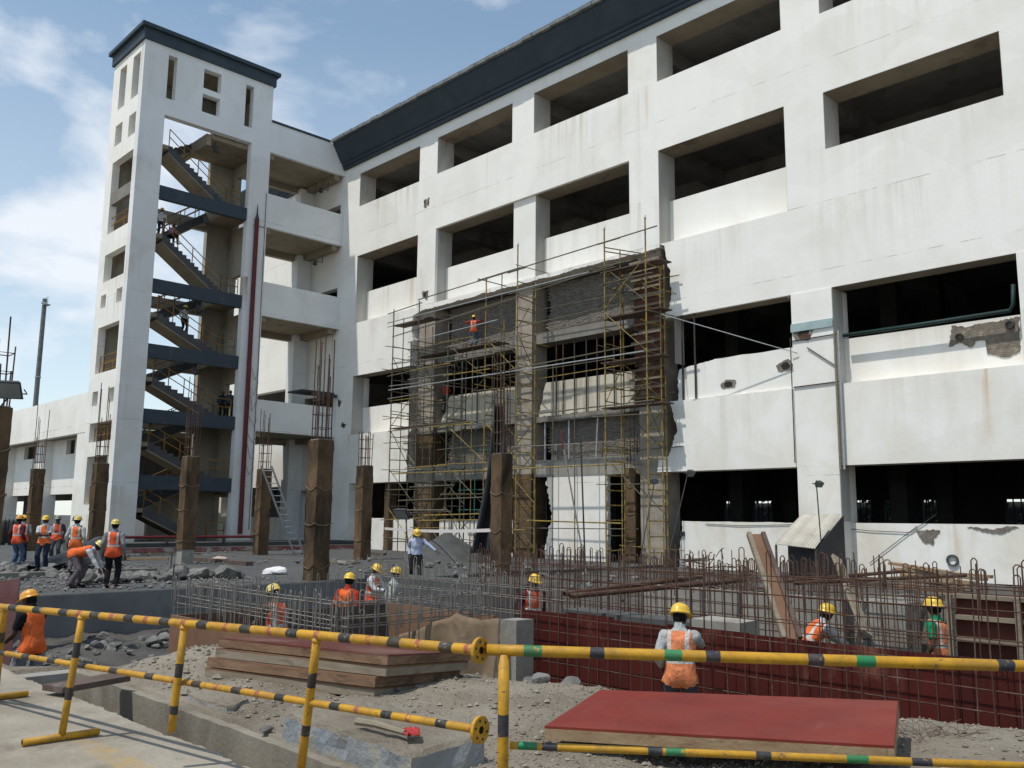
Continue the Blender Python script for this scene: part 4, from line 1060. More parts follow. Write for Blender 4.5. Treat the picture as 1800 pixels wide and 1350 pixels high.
# extra single tubes, putlogs and rails between the frames
for px, tp, mt in ((706, 560, 'scaf_g'), (758, 575, 'scaf_g'), (812, 600, 'scaf_g'), (830, 575, 'scaf_y'), (880, 480, 'scaf_g'), (972, 640, 'scaf_g'), (745, 560, 'scaf_g'), (798, 640, 'scaf_g'), (865, 620, 'scaf_g'), (940, 600, 'scaf_y'), (1010, 690, 'scaf_g'), (1092, 440, 'scaf_y'), (1163, 470, 'scaf_y')):
    p = ony(px, 700, 29.3); bar('standard', (p.x, 29.3, 0), (p.x, 29.3, ony(px, tp, 29.3).z), .026, M[mt], sc)
for k in range(64):
    i = rnd.choice((0, 0, 1, 1, 2, 2, 3, 4, 5)); x0, x1 = fx[i][0], fx[i + 1][0] if i != 5 else fx[6][0]
    z = rnd.uniform(.6, min(fx[i][1], fx[i + 1][1]) - .6); yy = rnd.choice((28.62, 28.66, 30.02))
    bar('rail', (x0 - rnd.uniform(.1, .8), yy, z), (x1 + rnd.uniform(.1, .8), yy, z + rnd.uniform(-.12, .12)), rnd.choice((.018, .022, .026)), M[rnd.choice(('scaf_g', 'scaf_g', 'scaf_y', 'rebar_g'))], sc)
for k in range(40):
    i = rnd.choice((0, 1, 2, 3, 4, 5, 6)); x0 = fx[i][0] + rnd.uniform(-.5, .5); z = rnd.uniform(1, fx[i][1] - 1)
    bar('putlog', (x0, 28.5 - rnd.uniform(0, .4), z), (x0 + rnd.uniform(-.2, .2), 30.4, z + rnd.uniform(-.1, .1)), .02, M[rnd.choice(('scaf_g', 'scaf_y', 'rebar_g'))], sc)
LG = [((735, 527), (1155, 397), 'scaf_g'), ((682, 552), (742, 532), 'scaf_g'), ((681, 568), (1035, 478), 'steel'), ((690, 592), (935, 516), 'scaf_g'), ((717, 602), (875, 562), 'steel'), ((728, 580), (1078, 466), 'scaf_g'),
      ((683, 686), (1132, 617), 'steel'), ((683, 758), (1150, 703), 'scaf_g'), ((690, 833), (1092, 816), 'scaf_y'), ((752, 751), (830, 744), 'scaf_y'), ((745, 906), (850, 903), 'scaf_y'), ((735, 915), (852, 914), 'scaf_y'),
      ((840, 493), (915, 470), 'scaf_g'), ((893, 480), (925, 470), 'scaf_g'), ((1050, 430), (1090, 418), 'scaf_g'), ((1052, 470), (1110, 458), 'scaf_g'), ((1130, 500), (1170, 488), 'scaf_g'), ((925, 915), (1092, 920), 'scaf_y'), ((895, 650), (1150, 600), 'scaf_g'), ((690, 640), (900, 612), 'scaf_g'), ((700, 880), (905, 872), 'scaf_g')]
for (a, c, mt) in LG:
    p, q = ony(*a, YS0 - .08), ony(*c, YS0 - .08); bar('ledger', p, q, .03, M[mt], sc)
for (a, c) in (((1063, 435), (1155, 460)), ((1064, 442), (1200, 459)), ((1063, 490), (1140, 515)), ((1137, 545), (1185, 556)), ((908, 520), (955, 540)), ((840, 490), (890, 503)), ((775, 552), (830, 563))):
    p = ony(*a, YS0 - .1); q = onx(*c, p.x + .4)
    if q.y > 31 or q.y < 28: q = Vector((p.x + .8, 30.1, p.z - .1))
    bar('transom', p, q, .026, M['scaf_g'], sc)
bar('tie_rod', ony(1162, 552, 28.6), ony(1402, 621, 30.1), .017, M['steel'], sc)
for z, i0, i1 in ((10.25, 1, 3), (6.55, 0, 2), (12.3, 0, 1), (10.35, 5, 6), (8.4, 5, 6), (6.45, 5, 6), (12.4, 5, 6)):
    for k in range(2):
        block('plank', fx[i0][0] - .5, fx[i1][0] + .5, 29.0 + k * .45, 29.38 + k * .45, z + k * .02, z + .05 + k * .02, M['wood_d'], sc)
for x, z, _ in fx[3:]:
    b = MB(); b.path([(x, YS0, z), (x, YS0, z + .12)], [.06, .045], 8); b.build('cap', M['bag'], sc)
# teal props in the lower left bays
tp = thing('teal_shoring', 'teal painted steel shoring frames standing inside the opened ground bay', 'shoring', (-34, 30.3, 0))
for px in (832, 862, 806):
    p = ony(px, 850, 30.2); bar('prop', (p.x, 30.3, 0), (p.x, 30.3, 6.4), .03, M['scaf_t'], tp)
for z in (2.2, 3.2, 5.2):
    p, q = ony(806, 850, 30.3), ony(862, 850, 30.3); bar('ledger', (p.x, 30.3, z), (q.x, 30.3, z), .025, M['scaf_t'], tp)

# ------------------------------------------------------------------ tarpaulin, sand heap, poles, floodlights, ladder
pt = at(876, 712, 33); pb = at(864, 972, 33)
b = MB(); rs = []
for k in range(26):
    t = k / 25; c = pt.lerp(pb, t); wd = .28 + 1.15 * t ** 1.2; r = []
    for j in range(25):
        u = j / 24 - .5; f = .10 + .16 * t
        off = RIGHT * (u * wd * 1.1 + .1 * math.sin(t * 3) + .03 * noise.noise((u * 4, t * 5, 1))) + Vector((-RIGHT.y, RIGHT.x, 0)) * (f * math.sin(u * 17 + 1.5 * noise.noise((u * 2, t * 2, 3))) + .08 * noise.noise((u * 5, t * 6, 8)))
        r.append(c + off)
    rs.append(r)
b.rings(rs, 0, False, False); o = b.build('tarpaulin', M['tarp'], None, True, loc=tuple(pb)); tag(o, 'dark grey tarpaulin hanging in folds next to a hessian column', 'tarpaulin')
md = o.modifiers.new('thick', 'SOLIDIFY'); md.thickness = .012
c = at(786, 934, 38)
b = MB(); rs = []
for k in range(20):
    t = k / 19; r = []
    for j in range(40):
        a = j / 40 * 2 * math.pi; rr = 2.0 * t * (1 + .12 * noise.noise((math.cos(a) * 1.2, math.sin(a) * 1.2, t)))
        z = (c.z + .12) * (1 - t) ** .9 - .12 + .05 * fbm(c.x + rr * math.cos(a) * 2, rr * math.sin(a) * 2, 3)
        r.append((c.x + rr * math.cos(a), c.y + rr * math.sin(a), z))
    rs.append(r)
b.rings(rs[::-1], 0, False); o = b.build('sand_heap', M['sand_d'], None, True, loc=(c.x, c.y, -.12)); tag(o, 'heap of dark stone dust behind the man in the white shirt', 'sand heap')

def floodlight(px, py, d, size, foot, label, yaw=0.0, pole=True):
    c = at(px, py, d)
    base = foot or c
    t = thing('floodlight', label, 'floodlight', tuple(base))
    f = Matrix.Rotation(yaw, 3, 'Z') @ Vector((.55, -.5, -.66)).normalized(); u = f.cross(Vector((0, 0, 1))).normalized(); v = u.cross(f)
    b = MB(); s = size / 2
    def q(a, e, w): return c + u * (a * s) + v * (e * s * .75) + f * w
    b.hexa([q(-.7, -.7, -.10), q(.7, -.7, -.10), q(.7, .7, -.10), q(-.7, .7, -.10), q(-1, -1, .05), q(1, -1, .05), q(1, 1, .05), q(-1, 1, .05)]); b.build('housing', M['dark_steel'], t)
    b = MB(); b.hexa([q(-.88, -.85, .052), q(.88, -.85, .052), q(.88, .85, .052), q(-.88, .85, .052), q(-.88, -.85, .058), q(.88, -.85, .058), q(.88, .85, .058), q(-.88, .85, .058)]); b.build('lens', M['glass'], t)
    b = MB(); b.path([q(-1.1, 0, 0), q(-1.1, -.9, -.12), q(1.1, -.9, -.12), q(1.1, 0, 0)], .015, 5); b.build('bracket', M['dark_steel'], t)
    if foot: bar('pole', foot, c - v * (s * .7) - f * .1, .018, M['dark_steel'], t)
    return t
floodlight(14, 684, 18.0, .55, at(0, 716, 18.2), 'large floodlight at the photo edge on top of the cut-off column', .2)
floodlight(1214, 832, 30, .30, Vector((at(1165, 985, 29).x, at(1165, 985, 29).y, -.12)), 'floodlight on a leaning pole right of the scaffold', .5)
floodlight(1150, 845, 30, .26, Vector((at(1118, 985, 29).x, at(1118, 985, 29).y, -.12)), 'floodlight on a leaning pole in front of the last scaffold tower', -.3)
floodlight(1440, 851, 27, .24, Vector((at(1447, 975, 27).x, at(1447, 975, 27).y, -.12)), 'small floodlight on an upright pole above the corrugated awning', .3)
floodlight(706, 903, 27, .5, Vector((at(722, 1015, 27).x, at(722, 1015, 27).y, -.12)), 'dark floodlight on a pole above the man in the white shirt', -.6)
for (a, c, d0, d1, m_, lab) in (((985, 757), (1031, 972), 33, 31, 'rebar_g', 'thin pole with a red tip leaning before the white ground floor wall'), ((1020, 752), (1029, 972), 33, 32, 'dark_steel', 'thin dark pole standing upright before the white ground floor wall')):
    p, q = at(*a, d0), at(*c, d1); q.z = -.12
    t = thing('pole', lab, 'pole', tuple(q)); bar('shaft', q, p, .03, M[m_], t)
    if m_ == 'rebar_g': bar('tip', q.lerp(p, .86), p + (p - q) * .003, .034, M['pipe_red'], t)
# tape strung between columns
p, q = at(676, 929, 44), at(866, 932, 31); b = MB(); rs = []
for k in range(25):
    t = k / 24; c = p.lerp(q, t) - Vector((0, 0, .25 * math.sin(math.pi * t) * 0.3)); rs.append([c + Vector((0, 0, .06)), c + Vector((0, .004, -.06))])
b.rings(rs, 0, False, False); o = b.build('warning_tape', M['tape'], None, loc=tuple(p)); tag(o, 'pale warning tape strung between two hessian columns', 'tape')
# ladder
lt, lb = onz(470, 824, 3.9), onz(527, 977, 0.0)
lad = thing('ladder', 'aluminium ladder leaning against a hessian column', 'ladder', tuple(lb))
dr = (lt - lb).normalized(); sd = Vector((.716, .698, 0)) * .23
for s in (-1, 1): b = MB(); b.beam(lb + sd * s, lt + sd * s + dr * .15, .035, .085); b.build('rail', M['steel'], lad)
n = 14
for k in range(n):
    p = lb.lerp(lt, (k + .7) / n); bar('rung', p - sd, p + sd, .018, M['steel'], lad)

# ------------------------------------------------------------------ lean-to with corrugated sheet
shed = thing('awning_shed', 'small lean-to with a corrugated cement sheet over dark tarpaulin walls', 'shed', (-15.6, 29, 0))
TL, TR, BL, BR = ony(1408, 905, 29.9), ony(1478, 903, 29.9), ony(1362, 956, 28.2), ony(1432, 964, 28.2)
b = MB(); rs = []
for i in range(49):
    u = i / 48; a = TL.lerp(TR, u); c = BL.lerp(BR, u); h = .028 * math.sin(u * 17 * 2 * math.pi)
    nrm = (TR - TL).cross(BL - TL).normalized(); nrm = nrm if nrm.z > 0 else -nrm
    rs.append([a + nrm * h, a.lerp(c, .5) + nrm * (h + .02), c + nrm * h])
b.rings(rs, 0, False, False); o = b.build('corrugated_sheet', M['sheet'], shed); md = o.modifiers.new('thick', 'SOLIDIFY'); md.thickness = .012
b = MB(); b.hexa([(BR.x - .04, BR.y + .1, -.1), (BR.x, BR.y + .1, -.1), (TR.x + .1, TR.y, -.1), (TR.x + .06, TR.y, -.1), (BR.x - .04, BR.y + .1, BR.z - .04), (BR.x, BR.y + .1, BR.z - .04), (TR.x + .1, TR.y, TR.z - .06), (TR.x + .06, TR.y, TR.z - .06)]); b.build('side_curtain', M['tarp'], shed)
b = MB(); b.box(BL.x + .1, BR.x - .05, 28.9, 28.94, -.1, BL.z + .3); b.build('front_curtain', M['tarp'], shed)
for p in (BL, BR): bar('post', (p.x, p.y + .08, -.12), (p.x, p.y + .08, p.z - .03), .04, M['wood_d'], shed)

# ------------------------------------------------------------------ reinforcement
_hb = {}
def hook_mesh(h, mt, w=.10, tail=.35, r=.008):
    key = (round(h, 2), mt, w, tail, r)
    if key not in _hb:
        b = MB(); b.path([(0, 0, 0), (0, 0, h - .025), (.02, 0, h), (w - .02, 0, h), (w, 0, h - .025), (w, 0, h - tail)], r, 5)
        me = b.mesh('hooked_bar'); me.materials.append(M[mt]); _hb[key] = me
    return _hb[key]
def cage(label, p, q, z0, z1, sp, hz, mt, seed, hooks=True, dbl=0.0, r=.0082, lean=.02, tie=None):
    """a wall of vertical hooked bars from p to q with horizontal distribution bars"""
    rnd = random.Random(seed)
    p, q = Vector((*p, 0)), Vector((*q, 0)); d = (q - p); L = d.length; d = d / L; nrm = Vector((-d.y, d.x, 0))
    t = thing('rebar_cage', label, 'rebar cage', (*((p + q) / 2).to_2d(), z0), 'reinforcement cages in the pit')
    ang = math.atan2(d.y, d.x)
    for row in range(2 if dbl else 1):
        n = int(L / sp)
        for k in range(n + 1):
            c = p + d * min(L, max(0, (k * sp + rnd.uniform(-.03, .03)))) + nrm * (dbl * row)
            h = (z1 - z0) * (1 + rnd.choice((rnd.uniform(-.03, .02), rnd.uniform(-.09, .03)))) - (.12 if row else 0)
            hq = round(h / .05) * .05
            me = hook_mesh(hq, mt, rnd.choice((.055, .075)), rnd.choice((.3, .4, .5)), r) if hooks and rnd.random() < .6 else None
            rot = Matrix.Rotation(ang + (math.pi if rnd.random() < .3 else 0), 4, 'Z') @ Matrix.Rotation(rnd.uniform(-lean, lean), 4, 'Y') @ Matrix.Rotation(rnd.uniform(-lean, lean), 4, 'X')
            if me: part('hooked_bar', me, t, Vector((c.x, c.y, z0)) - t.location, rot.to_quaternion())
            else:
                e = Vector((c.x, c.y, z0)); bar('upright_bar', e, e + rot.to_3x3() @ Vector((0, 0, h)), r, M[mt], t, 5)
        for z in hz:
            a = p + nrm * (dbl * row + .02); e = q + nrm * (dbl * row + .02)
            b = MB(); m = max(2, int(L / .8)); pts = [a.lerp(e, k / m) + Vector((0, 0, z + .015 * noise.noise((k * 1.3, z * 9, seed)))) for k in range(m + 1)]
            b.path(pts, r, 5); b.build('distribution_bar', M[tie or mt], t)
    return t
hz1 = [-.85 + .21 * k for k in range(7)] + [.68, .95, 1.15]
cage('tall rusty cage of hooked bars standing against the red formwork wall', (-9.75, 9.55), (-1.2, 9.55), -1.0, 1.43, .185, hz1, 'rebar', 1, True, .0, .0072)
cage('second row of rusty hooked bars just behind the red formwork wall', (-7.6, 10.35), (-1.4, 10.35), -1.0, 1.36, .24, [.55, 1.05], 'rebar', 2, True, .0, .0068)
cage('long far cage of hooked bars before the white ground floor wall', (-15.0, 13.3), (-4.6, 13.3), -1.0, 1.24, .155, [-.1, .15, .4, .6, .85], 'rebar', 3, True, .25, .008)
cage('grey cage of close upright bars in front of the worker in the brown shirt', (-15.3, 6.85), (-10.5, 6.85), -.95, .80, .20, [-.3, .02, .30, .42, .62], 'rebar_g', 4, True, .28, .0095)
cage('grey cage of upright bars turning back beside the sackcloth', (-10.45, 6.95), (-10.45, 9.8), -.95, .80, .20, [-.3, .02, .30, .42, .62], 'rebar_g', 5, True, .25, .0095)
cage('grey brown cage of tall bars between the helmeted men in the middle', (-15.8, 10.9), (-10.2, 10.9), -.95, 1.02, .22, [-.1, .2, .45, .62], 'rebar_g', 6, True, .3, .008)
cage('back row of tall brown bars behind the man with the maroon sleeves', (-16.2, 14.8), (-7.5, 14.8), -.95, 1.08, .19, [0, .3, .6], 'rebar', 7, True, .0)
cage('short return cage of grey bars at the far side of the footing', (-15.9, 7.1), (-15.9, 10.7), -.95, .68, .21, [-.2, .15, .5], 'rebar_g', 8, True, .0, .0072)
cage('loose rusty cage beside the leaning timber shutter', (-7.4, 12.1), (-3.2, 12.6), -1.0, 1.2, .3, [.2, .5, .8, 1.0], 'rebar', 9, True, .0, .0095, .05)
# red formwork wall in panels
fw = thing('formwork_wall', 'dark red formwork wall running behind the rusty rebar cage', 'formwork', (-5.5, 9.95, -1))
x = -9.9; rnd = random.Random(5)
while x < -.9:
    L = rnd.choice((1.22, 1.22, .9)); dz = rnd.uniform(-.02, .02)
    block('formwork_panel', x + .004, x + L - .004, 9.9 + rnd.uniform(-.006, .006), 9.925, -1.0, .43 + dz, M['form_red'], fw)
    block('waler', x + .02, x + .10, 9.93, 10.02, -1.0, .40, M['wood_d'], fw); x += L
block('top_rail', -9.9, -.9, 9.93, 10.0, .30, .40, M['wood_d'], fw)
# red panels with timber battens at the right
rp = thing('formwork_stack', 'red formwork panels with pale timber battens standing upright at the right', 'formwork', (-3.0, 12.2, -1))
p0, p1 = ony(1678, 1048, 11.6), ony(1815, 1053, 11.6)
b = MB(); b.box(p0.x, p1.x + .4, 11.6, 11.64, -1.0, p0.z); b.build('panel', M['old_red'], rp)
for py in (1047, 1084, 1122): z = ony(1690, py, 11.55).z; block('batten', p0.x, p1.x + .4, 11.5, 11.598, z - .028, z + .022, M['wood_g'], rp)
for px in (1672, 1792): xx = ony(px, 1090, 11.5).x; block('stud', xx - .03, xx + .03, 11.44, 11.497, -1.0, p0.z + .03, M['wood_g'], rp)
# brown ply around the footing, concrete upstands
ft = thing('footing_box', 'brown plywood box formwork around the footing in the middle of the pit', 'formwork', (-12.5, 8.5, -1))
p0, p1 = ony(303, 1080, 6.55), ony(440, 1104, 6.55)
b = MB(); b.box(p0.x, -10.7, 6.52, 6.56, -1.0, p0.z); b.build('ply_sheet', M['brown_ply'], ft)
b = MB(); b.box(p0.x, p0.x + .04, 6.562, 8.6, -1.0, p0.z - .01); b.build('ply_sheet', M['brown_ply'], ft)
b = MB(); b.box(-13.8, -10.9, 10.25, 10.29, -1.0, .22); b.build('ply_sheet', M['brown_ply'], ft)
b = MB(); b.box(-13.84, -13.80, 7.4, 10.25, -1.0, .20); b.build('ply_sheet', M['wood_d'], ft)
b = MB(); b.box(-10.86, -10.82, 7.1, 10.2, -1.0, -.1); b.build('ply_sheet', M['wood_d'], ft)
def upstand(px0, px1, y, zt, th, label, m='concrete', z0=-1.0):
    a, c = ony(px0, 1060, y).x, ony(px1, 1060, y).x
    rs = [[(x, yy, zz + (.02 * noise.noise((x * 2, yy, 4)) if zz > z0 else 0)) for yy, zz in ((y, z0), (y, zt), (y + th, zt), (y + th, z0))] for x in [a + (c - a) * k / 8 for k in range(9)]]
    bb = MB(); bb.rings(rs); o = bb.build('footing_wall', M[m], None, loc=((a + c) / 2, y, z0)); tag(o, label, 'concrete wall', 'cast concrete upstands in the pit')
upstand(880, 908, 9.1, .36, .35, 'pale square concrete stub between the sackcloth and the red formwork', 'concrete_l')
upstand(1215, 1300, 11.0, .40, .5, 'pale concrete upstand beside the leaning timber shutter', 'concrete_l')
upstand(990, 1235, 11.9, .22, .5, 'long low concrete upstand seen over the left end of the red formwork', 'concrete_d')
upstand(1130, 1480, 14.3, .52, .4, 'grey concrete wall behind the far hooked bars', 'concrete_l')
upstand(1500, 1590, 13.4, .62, .5, 'concrete upstand with timber left of the red panels', 'concrete_l')
upstand(640, 905, 15.6, .18, .5, 'dark low concrete wall behind the men in the middle of the pit', 'concrete_d')
# sackcloth draped over the corner
b = MB(); rs = []
P0, P1 = ony(690, 1103, 8.3), ony(876, 1098, 8.9)
for i in range(41):
    u = i / 40; tp_ = P0.lerp(P1, u); tp_.z = interp(u, [(0, .02), (.3, .2), (.62, .43), (.85, .36), (1, .40)]) + .03 * noise.noise((u * 6, 1, 0))
    r = []
    for k in range(15):
        t = k / 14
        r.append((tp_.x + .05 * noise.noise((u * 7, t * 2, 3)), tp_.y - .10 * t + (.09 * math.sin(u * 15 + t * 2) + .05 * noise.noise((u * 9, t * 4, 7))) * (.25 + t), tp_.z * (1 - t) - 1.0 * t * (.55 + .45 * u)))
    rs.append(r)
b.rings(rs, 0, False, False); o = b.build('sackcloth', M['sack'], None, True, loc=(P1.x, P1.y, -.9)); tag(o, 'brown sackcloth sheet draped over the corner of the footing', 'sackcloth')
md = o.modifiers.new('thick', 'SOLIDIFY'); md.thickness = .012
# leaning timber shutter and plank
def shutter(a, c, d0, d1, w, label):
    p, q = at(*a, d0), at(*c, d1)
    t = thing('leaning_shutter', label, 'timber', tuple(q)); d = (p - q).normalized(); sdv = Vector((.698, .716, 0)); sdv = (sdv - d * sdv.dot(d)).normalized(); f = d.cross(sdv)
    if f.dot(EYE - q) < 0: f = -f
    def slabq(o, ww, th, off, name, m):
        b = MB(); b.beam(q + sdv * o + f * off, p + sdv * o + f * off, ww, th, up=f); b.build(name, m, t)
    slabq(0, w, .03, 0, 'ply_face', M['brown_ply'])
    for o_ in (-w / 2 + .03, w / 2 - .03): slabq(o_, .06, .05, .041, 'runner', M['wood_g' if o_ < 0 else 'wood_d'])
shutter((1328, 940), (1392, 1125), 13.2, 11.6, .27, 'tall timber column shutter leaning in the middle of the rebar')
p, q = at(1470, 980, 14.5), at(1524, 1115, 12.2)
t = thing('leaning_plank', 'single weathered plank leaning right of the crouching worker', 'plank', tuple(q)); b = MB(); b.beam(q, p, .17, .05, up=-FWD); b.build('board', M['wood_g'], t)
for k, (a, c, d0, d1, lab) in enumerate((((992, 1044), (1236, 1013), 14.6, 16.5, 'upper rusty pipe lying across the cages beside the man in maroon sleeves'), ((1002, 1048), (1312, 1019), 14.4, 16, 'lower rusty pipe lying across the cages beside the man in maroon sleeves'),
        ((1372, 1022), (1590, 1004), 13.6, 15, 'thin rusty pipe resting on the cages above the crouching worker'), ((1396, 1025), (1698, 1011), 13.2, 13.6, 'long rusty pipe resting on the cages left of the red panels'))):
    p, q = at(*a, d0), at(*c, d1); b = MB(); n_ = 8; dd = (q - p).normalized(); s_ = dd.cross(Vector((0, 0, 1))).normalized(); v_ = s_.cross(dd)
    r0 = .045 if k < 2 else .03
    ringf = lambda c_, rr: [c_ + s_ * (rr * math.cos(2 * math.pi * j / 10)) + v_ * (rr * math.sin(2 * math.pi * j / 10)) for j in range(10)]
    b.rings([ringf(p + dd * .2, r0 * .75), ringf(p, r0 * .75), ringf(p, r0), ringf(q, r0), ringf(q, r0 * .75), ringf(q - dd * .2, r0 * .75)], [1, 0, 0, 0, 1], False)
    o = b.build('rusty_pipe', [M['rebar'], M['hole']], None, loc=tuple(p)); tag(o, lab, 'pipe')
rnd = random.Random(31)
for k in range(9):
    a = at(1575 + rnd.uniform(-10, 30), 990 + k * 5, 15.4 - k * .12); c = at(1690 + rnd.uniform(-30, 80), 1008 + k * 4.4 + rnd.uniform(-4, 4), 14.2 - k * .12)
    b = MB(); b.beam(a, c, .12, .05); o = b.build('timber_plank', M['wood_g' if k % 2 else 'wood'], None, loc=tuple(a)); tag(o, 'loose weathered plank in the timber pile above the red panels', 'plank', 'planks in the timber pile at the right')
b = MB(); b.box(ony(1575, 1030, 15).x, ony(1700, 1030, 14.9).x, 14.2, 15.6, -1.0, .62); o = b.build('spoil_bank', M['concrete'], None, loc=(-5, 15, -1)); tag(o, 'low concrete ledge carrying the timber pile at the right', 'ledge')
# ------------------------------------------------------------------ panels in the foreground
def panel(name, corners, th, label, group=None, frame='wood', face='red_ply'):
    """film faced plywood panel on a timber frame; corners: top face, ccw from above"""
    cs = [Vector(c) for c in corners]; nrm = (cs[1] - cs[0]).cross(cs[3] - cs[0]).normalized()
    if nrm.z < 0: cs = cs[::-1]; nrm = -nrm
    cen = sum(cs, Vector()) / 4
    t = thing(name, label, 'plywood panel', tuple(cen - nrm * th), group)
    b = MB(); b.hexa([c - nrm * .018 for c in cs] + cs); b.build('plywood_face', M[face], t)
    for i in range(4):
        a, c = cs[i], cs[(i + 1) % 4]; d = (c - a).normalized(); ins = nrm.cross(d)
        b = MB(); e0, e1 = a + d * (.0 if i % 2 else .047), c - d * (.0 if i % 2 else .047)
        m_ = ins * .022
        p = [e0 + m_ - ins * .0225, e1 + m_ - ins * .0225, e1 + m_ + ins * .0225, e0 + m_ + ins * .0225]
        n_ = 10; rs = []
        for k in range(n_ + 1):
            u = k / n_; q = e0.lerp(e1, u) + m_; w = .0225; j = .003 * noise.noise((q.x * 9, q.y * 9, i))
            rs.append([q - ins * (w + j) - nrm * th, q + ins * w - nrm * th, q + ins * w - nrm * .0185, q - ins * (w + j) - nrm * .0185])
        b.rings(rs); b.build('edge_timber', M[frame], t)
    for u in (.33, .66):
        a, c = cs[0].lerp(cs[1], u), cs[3].lerp(cs[2], u); d = (c - a).normalized()
        b = MB(); b.beam(a + d * .05 - nrm * (.019 + (th - .03) / 2), c - d * .05 - nrm * (.019 + (th - .03) / 2), .045, th - .03, up=nrm); b.build('cross_timber', M['wood_g'], t)
    return t
def rect(cx, cy, cz, yaw, pu, pv, w, l):
    u = Vector((math.cos(yaw), math.sin(yaw), pu)).normalized(); v = Vector((-math.sin(yaw), math.cos(yaw), pv)).normalized(); c = Vector((cx, cy, cz))
    return [c - u * w / 2 - v * l / 2, c + u * w / 2 - v * l / 2, c + u * w / 2 + v * l / 2, c - u * w / 2 + v * l / 2]
panel('plywood_panel', rect(-3.96, 6.17, .33, .37, .05, .04, 2.45, 1.31), .10, 'large red plywood panel lying tilted on the dirt in front of the rebar')
M['wood_old'] = rough_mat('old_stained_timber', (.225, .14, .085), (.15, .085, .05), 3, .88, .4, 30, 'P', (.07, .04, .025), p3=(.5, .66), stretch=(1, 1, 4))
# stack of four
zt = .52; A_ = onz(682, 1151, zt); Bn = onz(384, 1121, zt); Cn = onz(852, 1158, zt)
u = (Bn - A_); u.z = 0; LU = u.length; u.normalize(); v = (Cn - A_); v.z = 0; LV = v.length
vperp = Vector((u.y, -u.x, 0)); vperp = vperp if vperp.dot(v) > 0 else -vperp
LV = 1.5; VT = (vperp * math.cos(R(5.5)) - Vector((0, 0, math.sin(R(5.5))))).normalized(); NT = (u.cross(VT)).normalized(); NT = NT if NT.z > 0 else -NT
LBL = ['topmost red panel of the four-panel stack', 'second panel from the top of the four-panel stack', 'third panel from the top of the four-panel stack', 'lowest panel of the four-panel stack, on the dirt']
OFF = [(0, 0, 0), (.02, .02, .01), (.10, -.03, -.05), (.12, .0, .02)]
for k in range(4):
    o_ = A_ + u * OFF[k][0] + VT * OFF[k][1] - NT * (.103 * k)
    yw = .012 * (k % 2) - .006
    uu = Matrix.Rotation(yw, 3, 'Z') @ u; vv = Matrix.Rotation(yw, 3, 'Z') @ VT
    panel('plywood_panel', [o_, o_ + vv * LV, o_ + vv * LV + uu * LU, o_ + uu * LU], .095, LBL[k], None, 'wood_old' if k % 2 == 0 else 'wood_g', 'old_red' if k == 0 else 'brown_ply')
for s in (.25, .75):
    c = A_ + u * (2.2 * s) + VT * .75 - NT * .455; b = MB(); b.beam(c - VT * .6, c + VT * .6, .12, .09, up=NT)
    o = b.build('bearer', M['wood_d'], None, loc=tuple(c)); tag(o, 'dark bearer timber under the panel stack, %s end' % ('near' if s < .5 else 'far'), 'bearer')
# plank bridging the drain, broken stick, red rag
p, q = onz(92, 1211, .17), onz(212, 1190, .17)
b = MB(); b.beam(p, q, .30, .055); o = b.build('plank_bridge', M['wood_d'], None, loc=tuple(p)); tag(o, 'dark board laid across the drain beside the yellow barrier', 'plank')
p, q = onz(628, 1268, .32), onz(712, 1288, .32)
b = MB(); b.path([p, p.lerp(q, .4) + Vector((0, 0, .01)), q], [.03, .026, .02], 7); o = b.build('stick', M['wood_g'], None, loc=tuple(p)); tag(o, 'short grey stick lying on the broken kerb block', 'stick')
b = MB(); rs = []
for i in range(10):
    r = []
    for j in range(8):
        c = onz(710 + i * 3.0, 1284 + j * 1.6, .31); r.append(c + Vector((0, 0, .018 + .03 * noise.noise((i * .8, j * .8, 2)))))
    rs.append(r)
b.rings(rs, 0, False, False); o = b.build('red_rag', cloth('red_rag', (.5, .06, .06)), None, True, loc=tuple(onz(722, 1288, .3))); tag(o, 'crumpled red rag beside the stick on the kerb block', 'rag')
md = o.modifiers.new('thick', 'SOLIDIFY'); md.thickness = .008

# ------------------------------------------------------------------ yellow pipe barriers
def solve_t(p, q, px):
    lo, hi = -.2, 1.2
    for _ in range(40):
        m_ = (lo + hi) / 2
        if px_of(p.lerp(q, m_))[0] < px: lo = m_
        else: hi = m_
    return lo
MATS = ['by', 'bk', 'br', 'bg', 'bb']
def striped(name, p, q, r, bands, parent, n=14, ends=None):
    """a painted pipe; bands: (t0, t1, material index)"""
    cuts = sorted({0.0, 1.0} | {t for b_ in bands for t in b_[:2] if 0 < t < 1})
    d = (q - p).normalized(); a = d.cross(Vector((0, 0, 1)))
    if a.length < .05: a = d.cross(Vector((1, 0, 0)))
    a.normalize(); c = a.cross(d)
    rs, mi = [], []
    for i, t in enumerate(cuts):
        rs.append([p.lerp(q, t) + d * (.006 * noise.noise((j * .9, t * 50, r))) * (0 < t < 1) + a * (r * math.cos(2 * math.pi * j / n)) + c * (r * math.sin(2 * math.pi * j / n)) for j in range(n)])
        if i < len(cuts) - 1:
            m_ = (t + cuts[i + 1]) / 2; k = 0
            for b_ in bands:
                if b_[0] < m_ < b_[1]: k = b_[2]
            mi.append(k)
    b = MB(); b.rings(rs, mi, True); return b.build(name, [M[k] for k in MATS], parent, True)
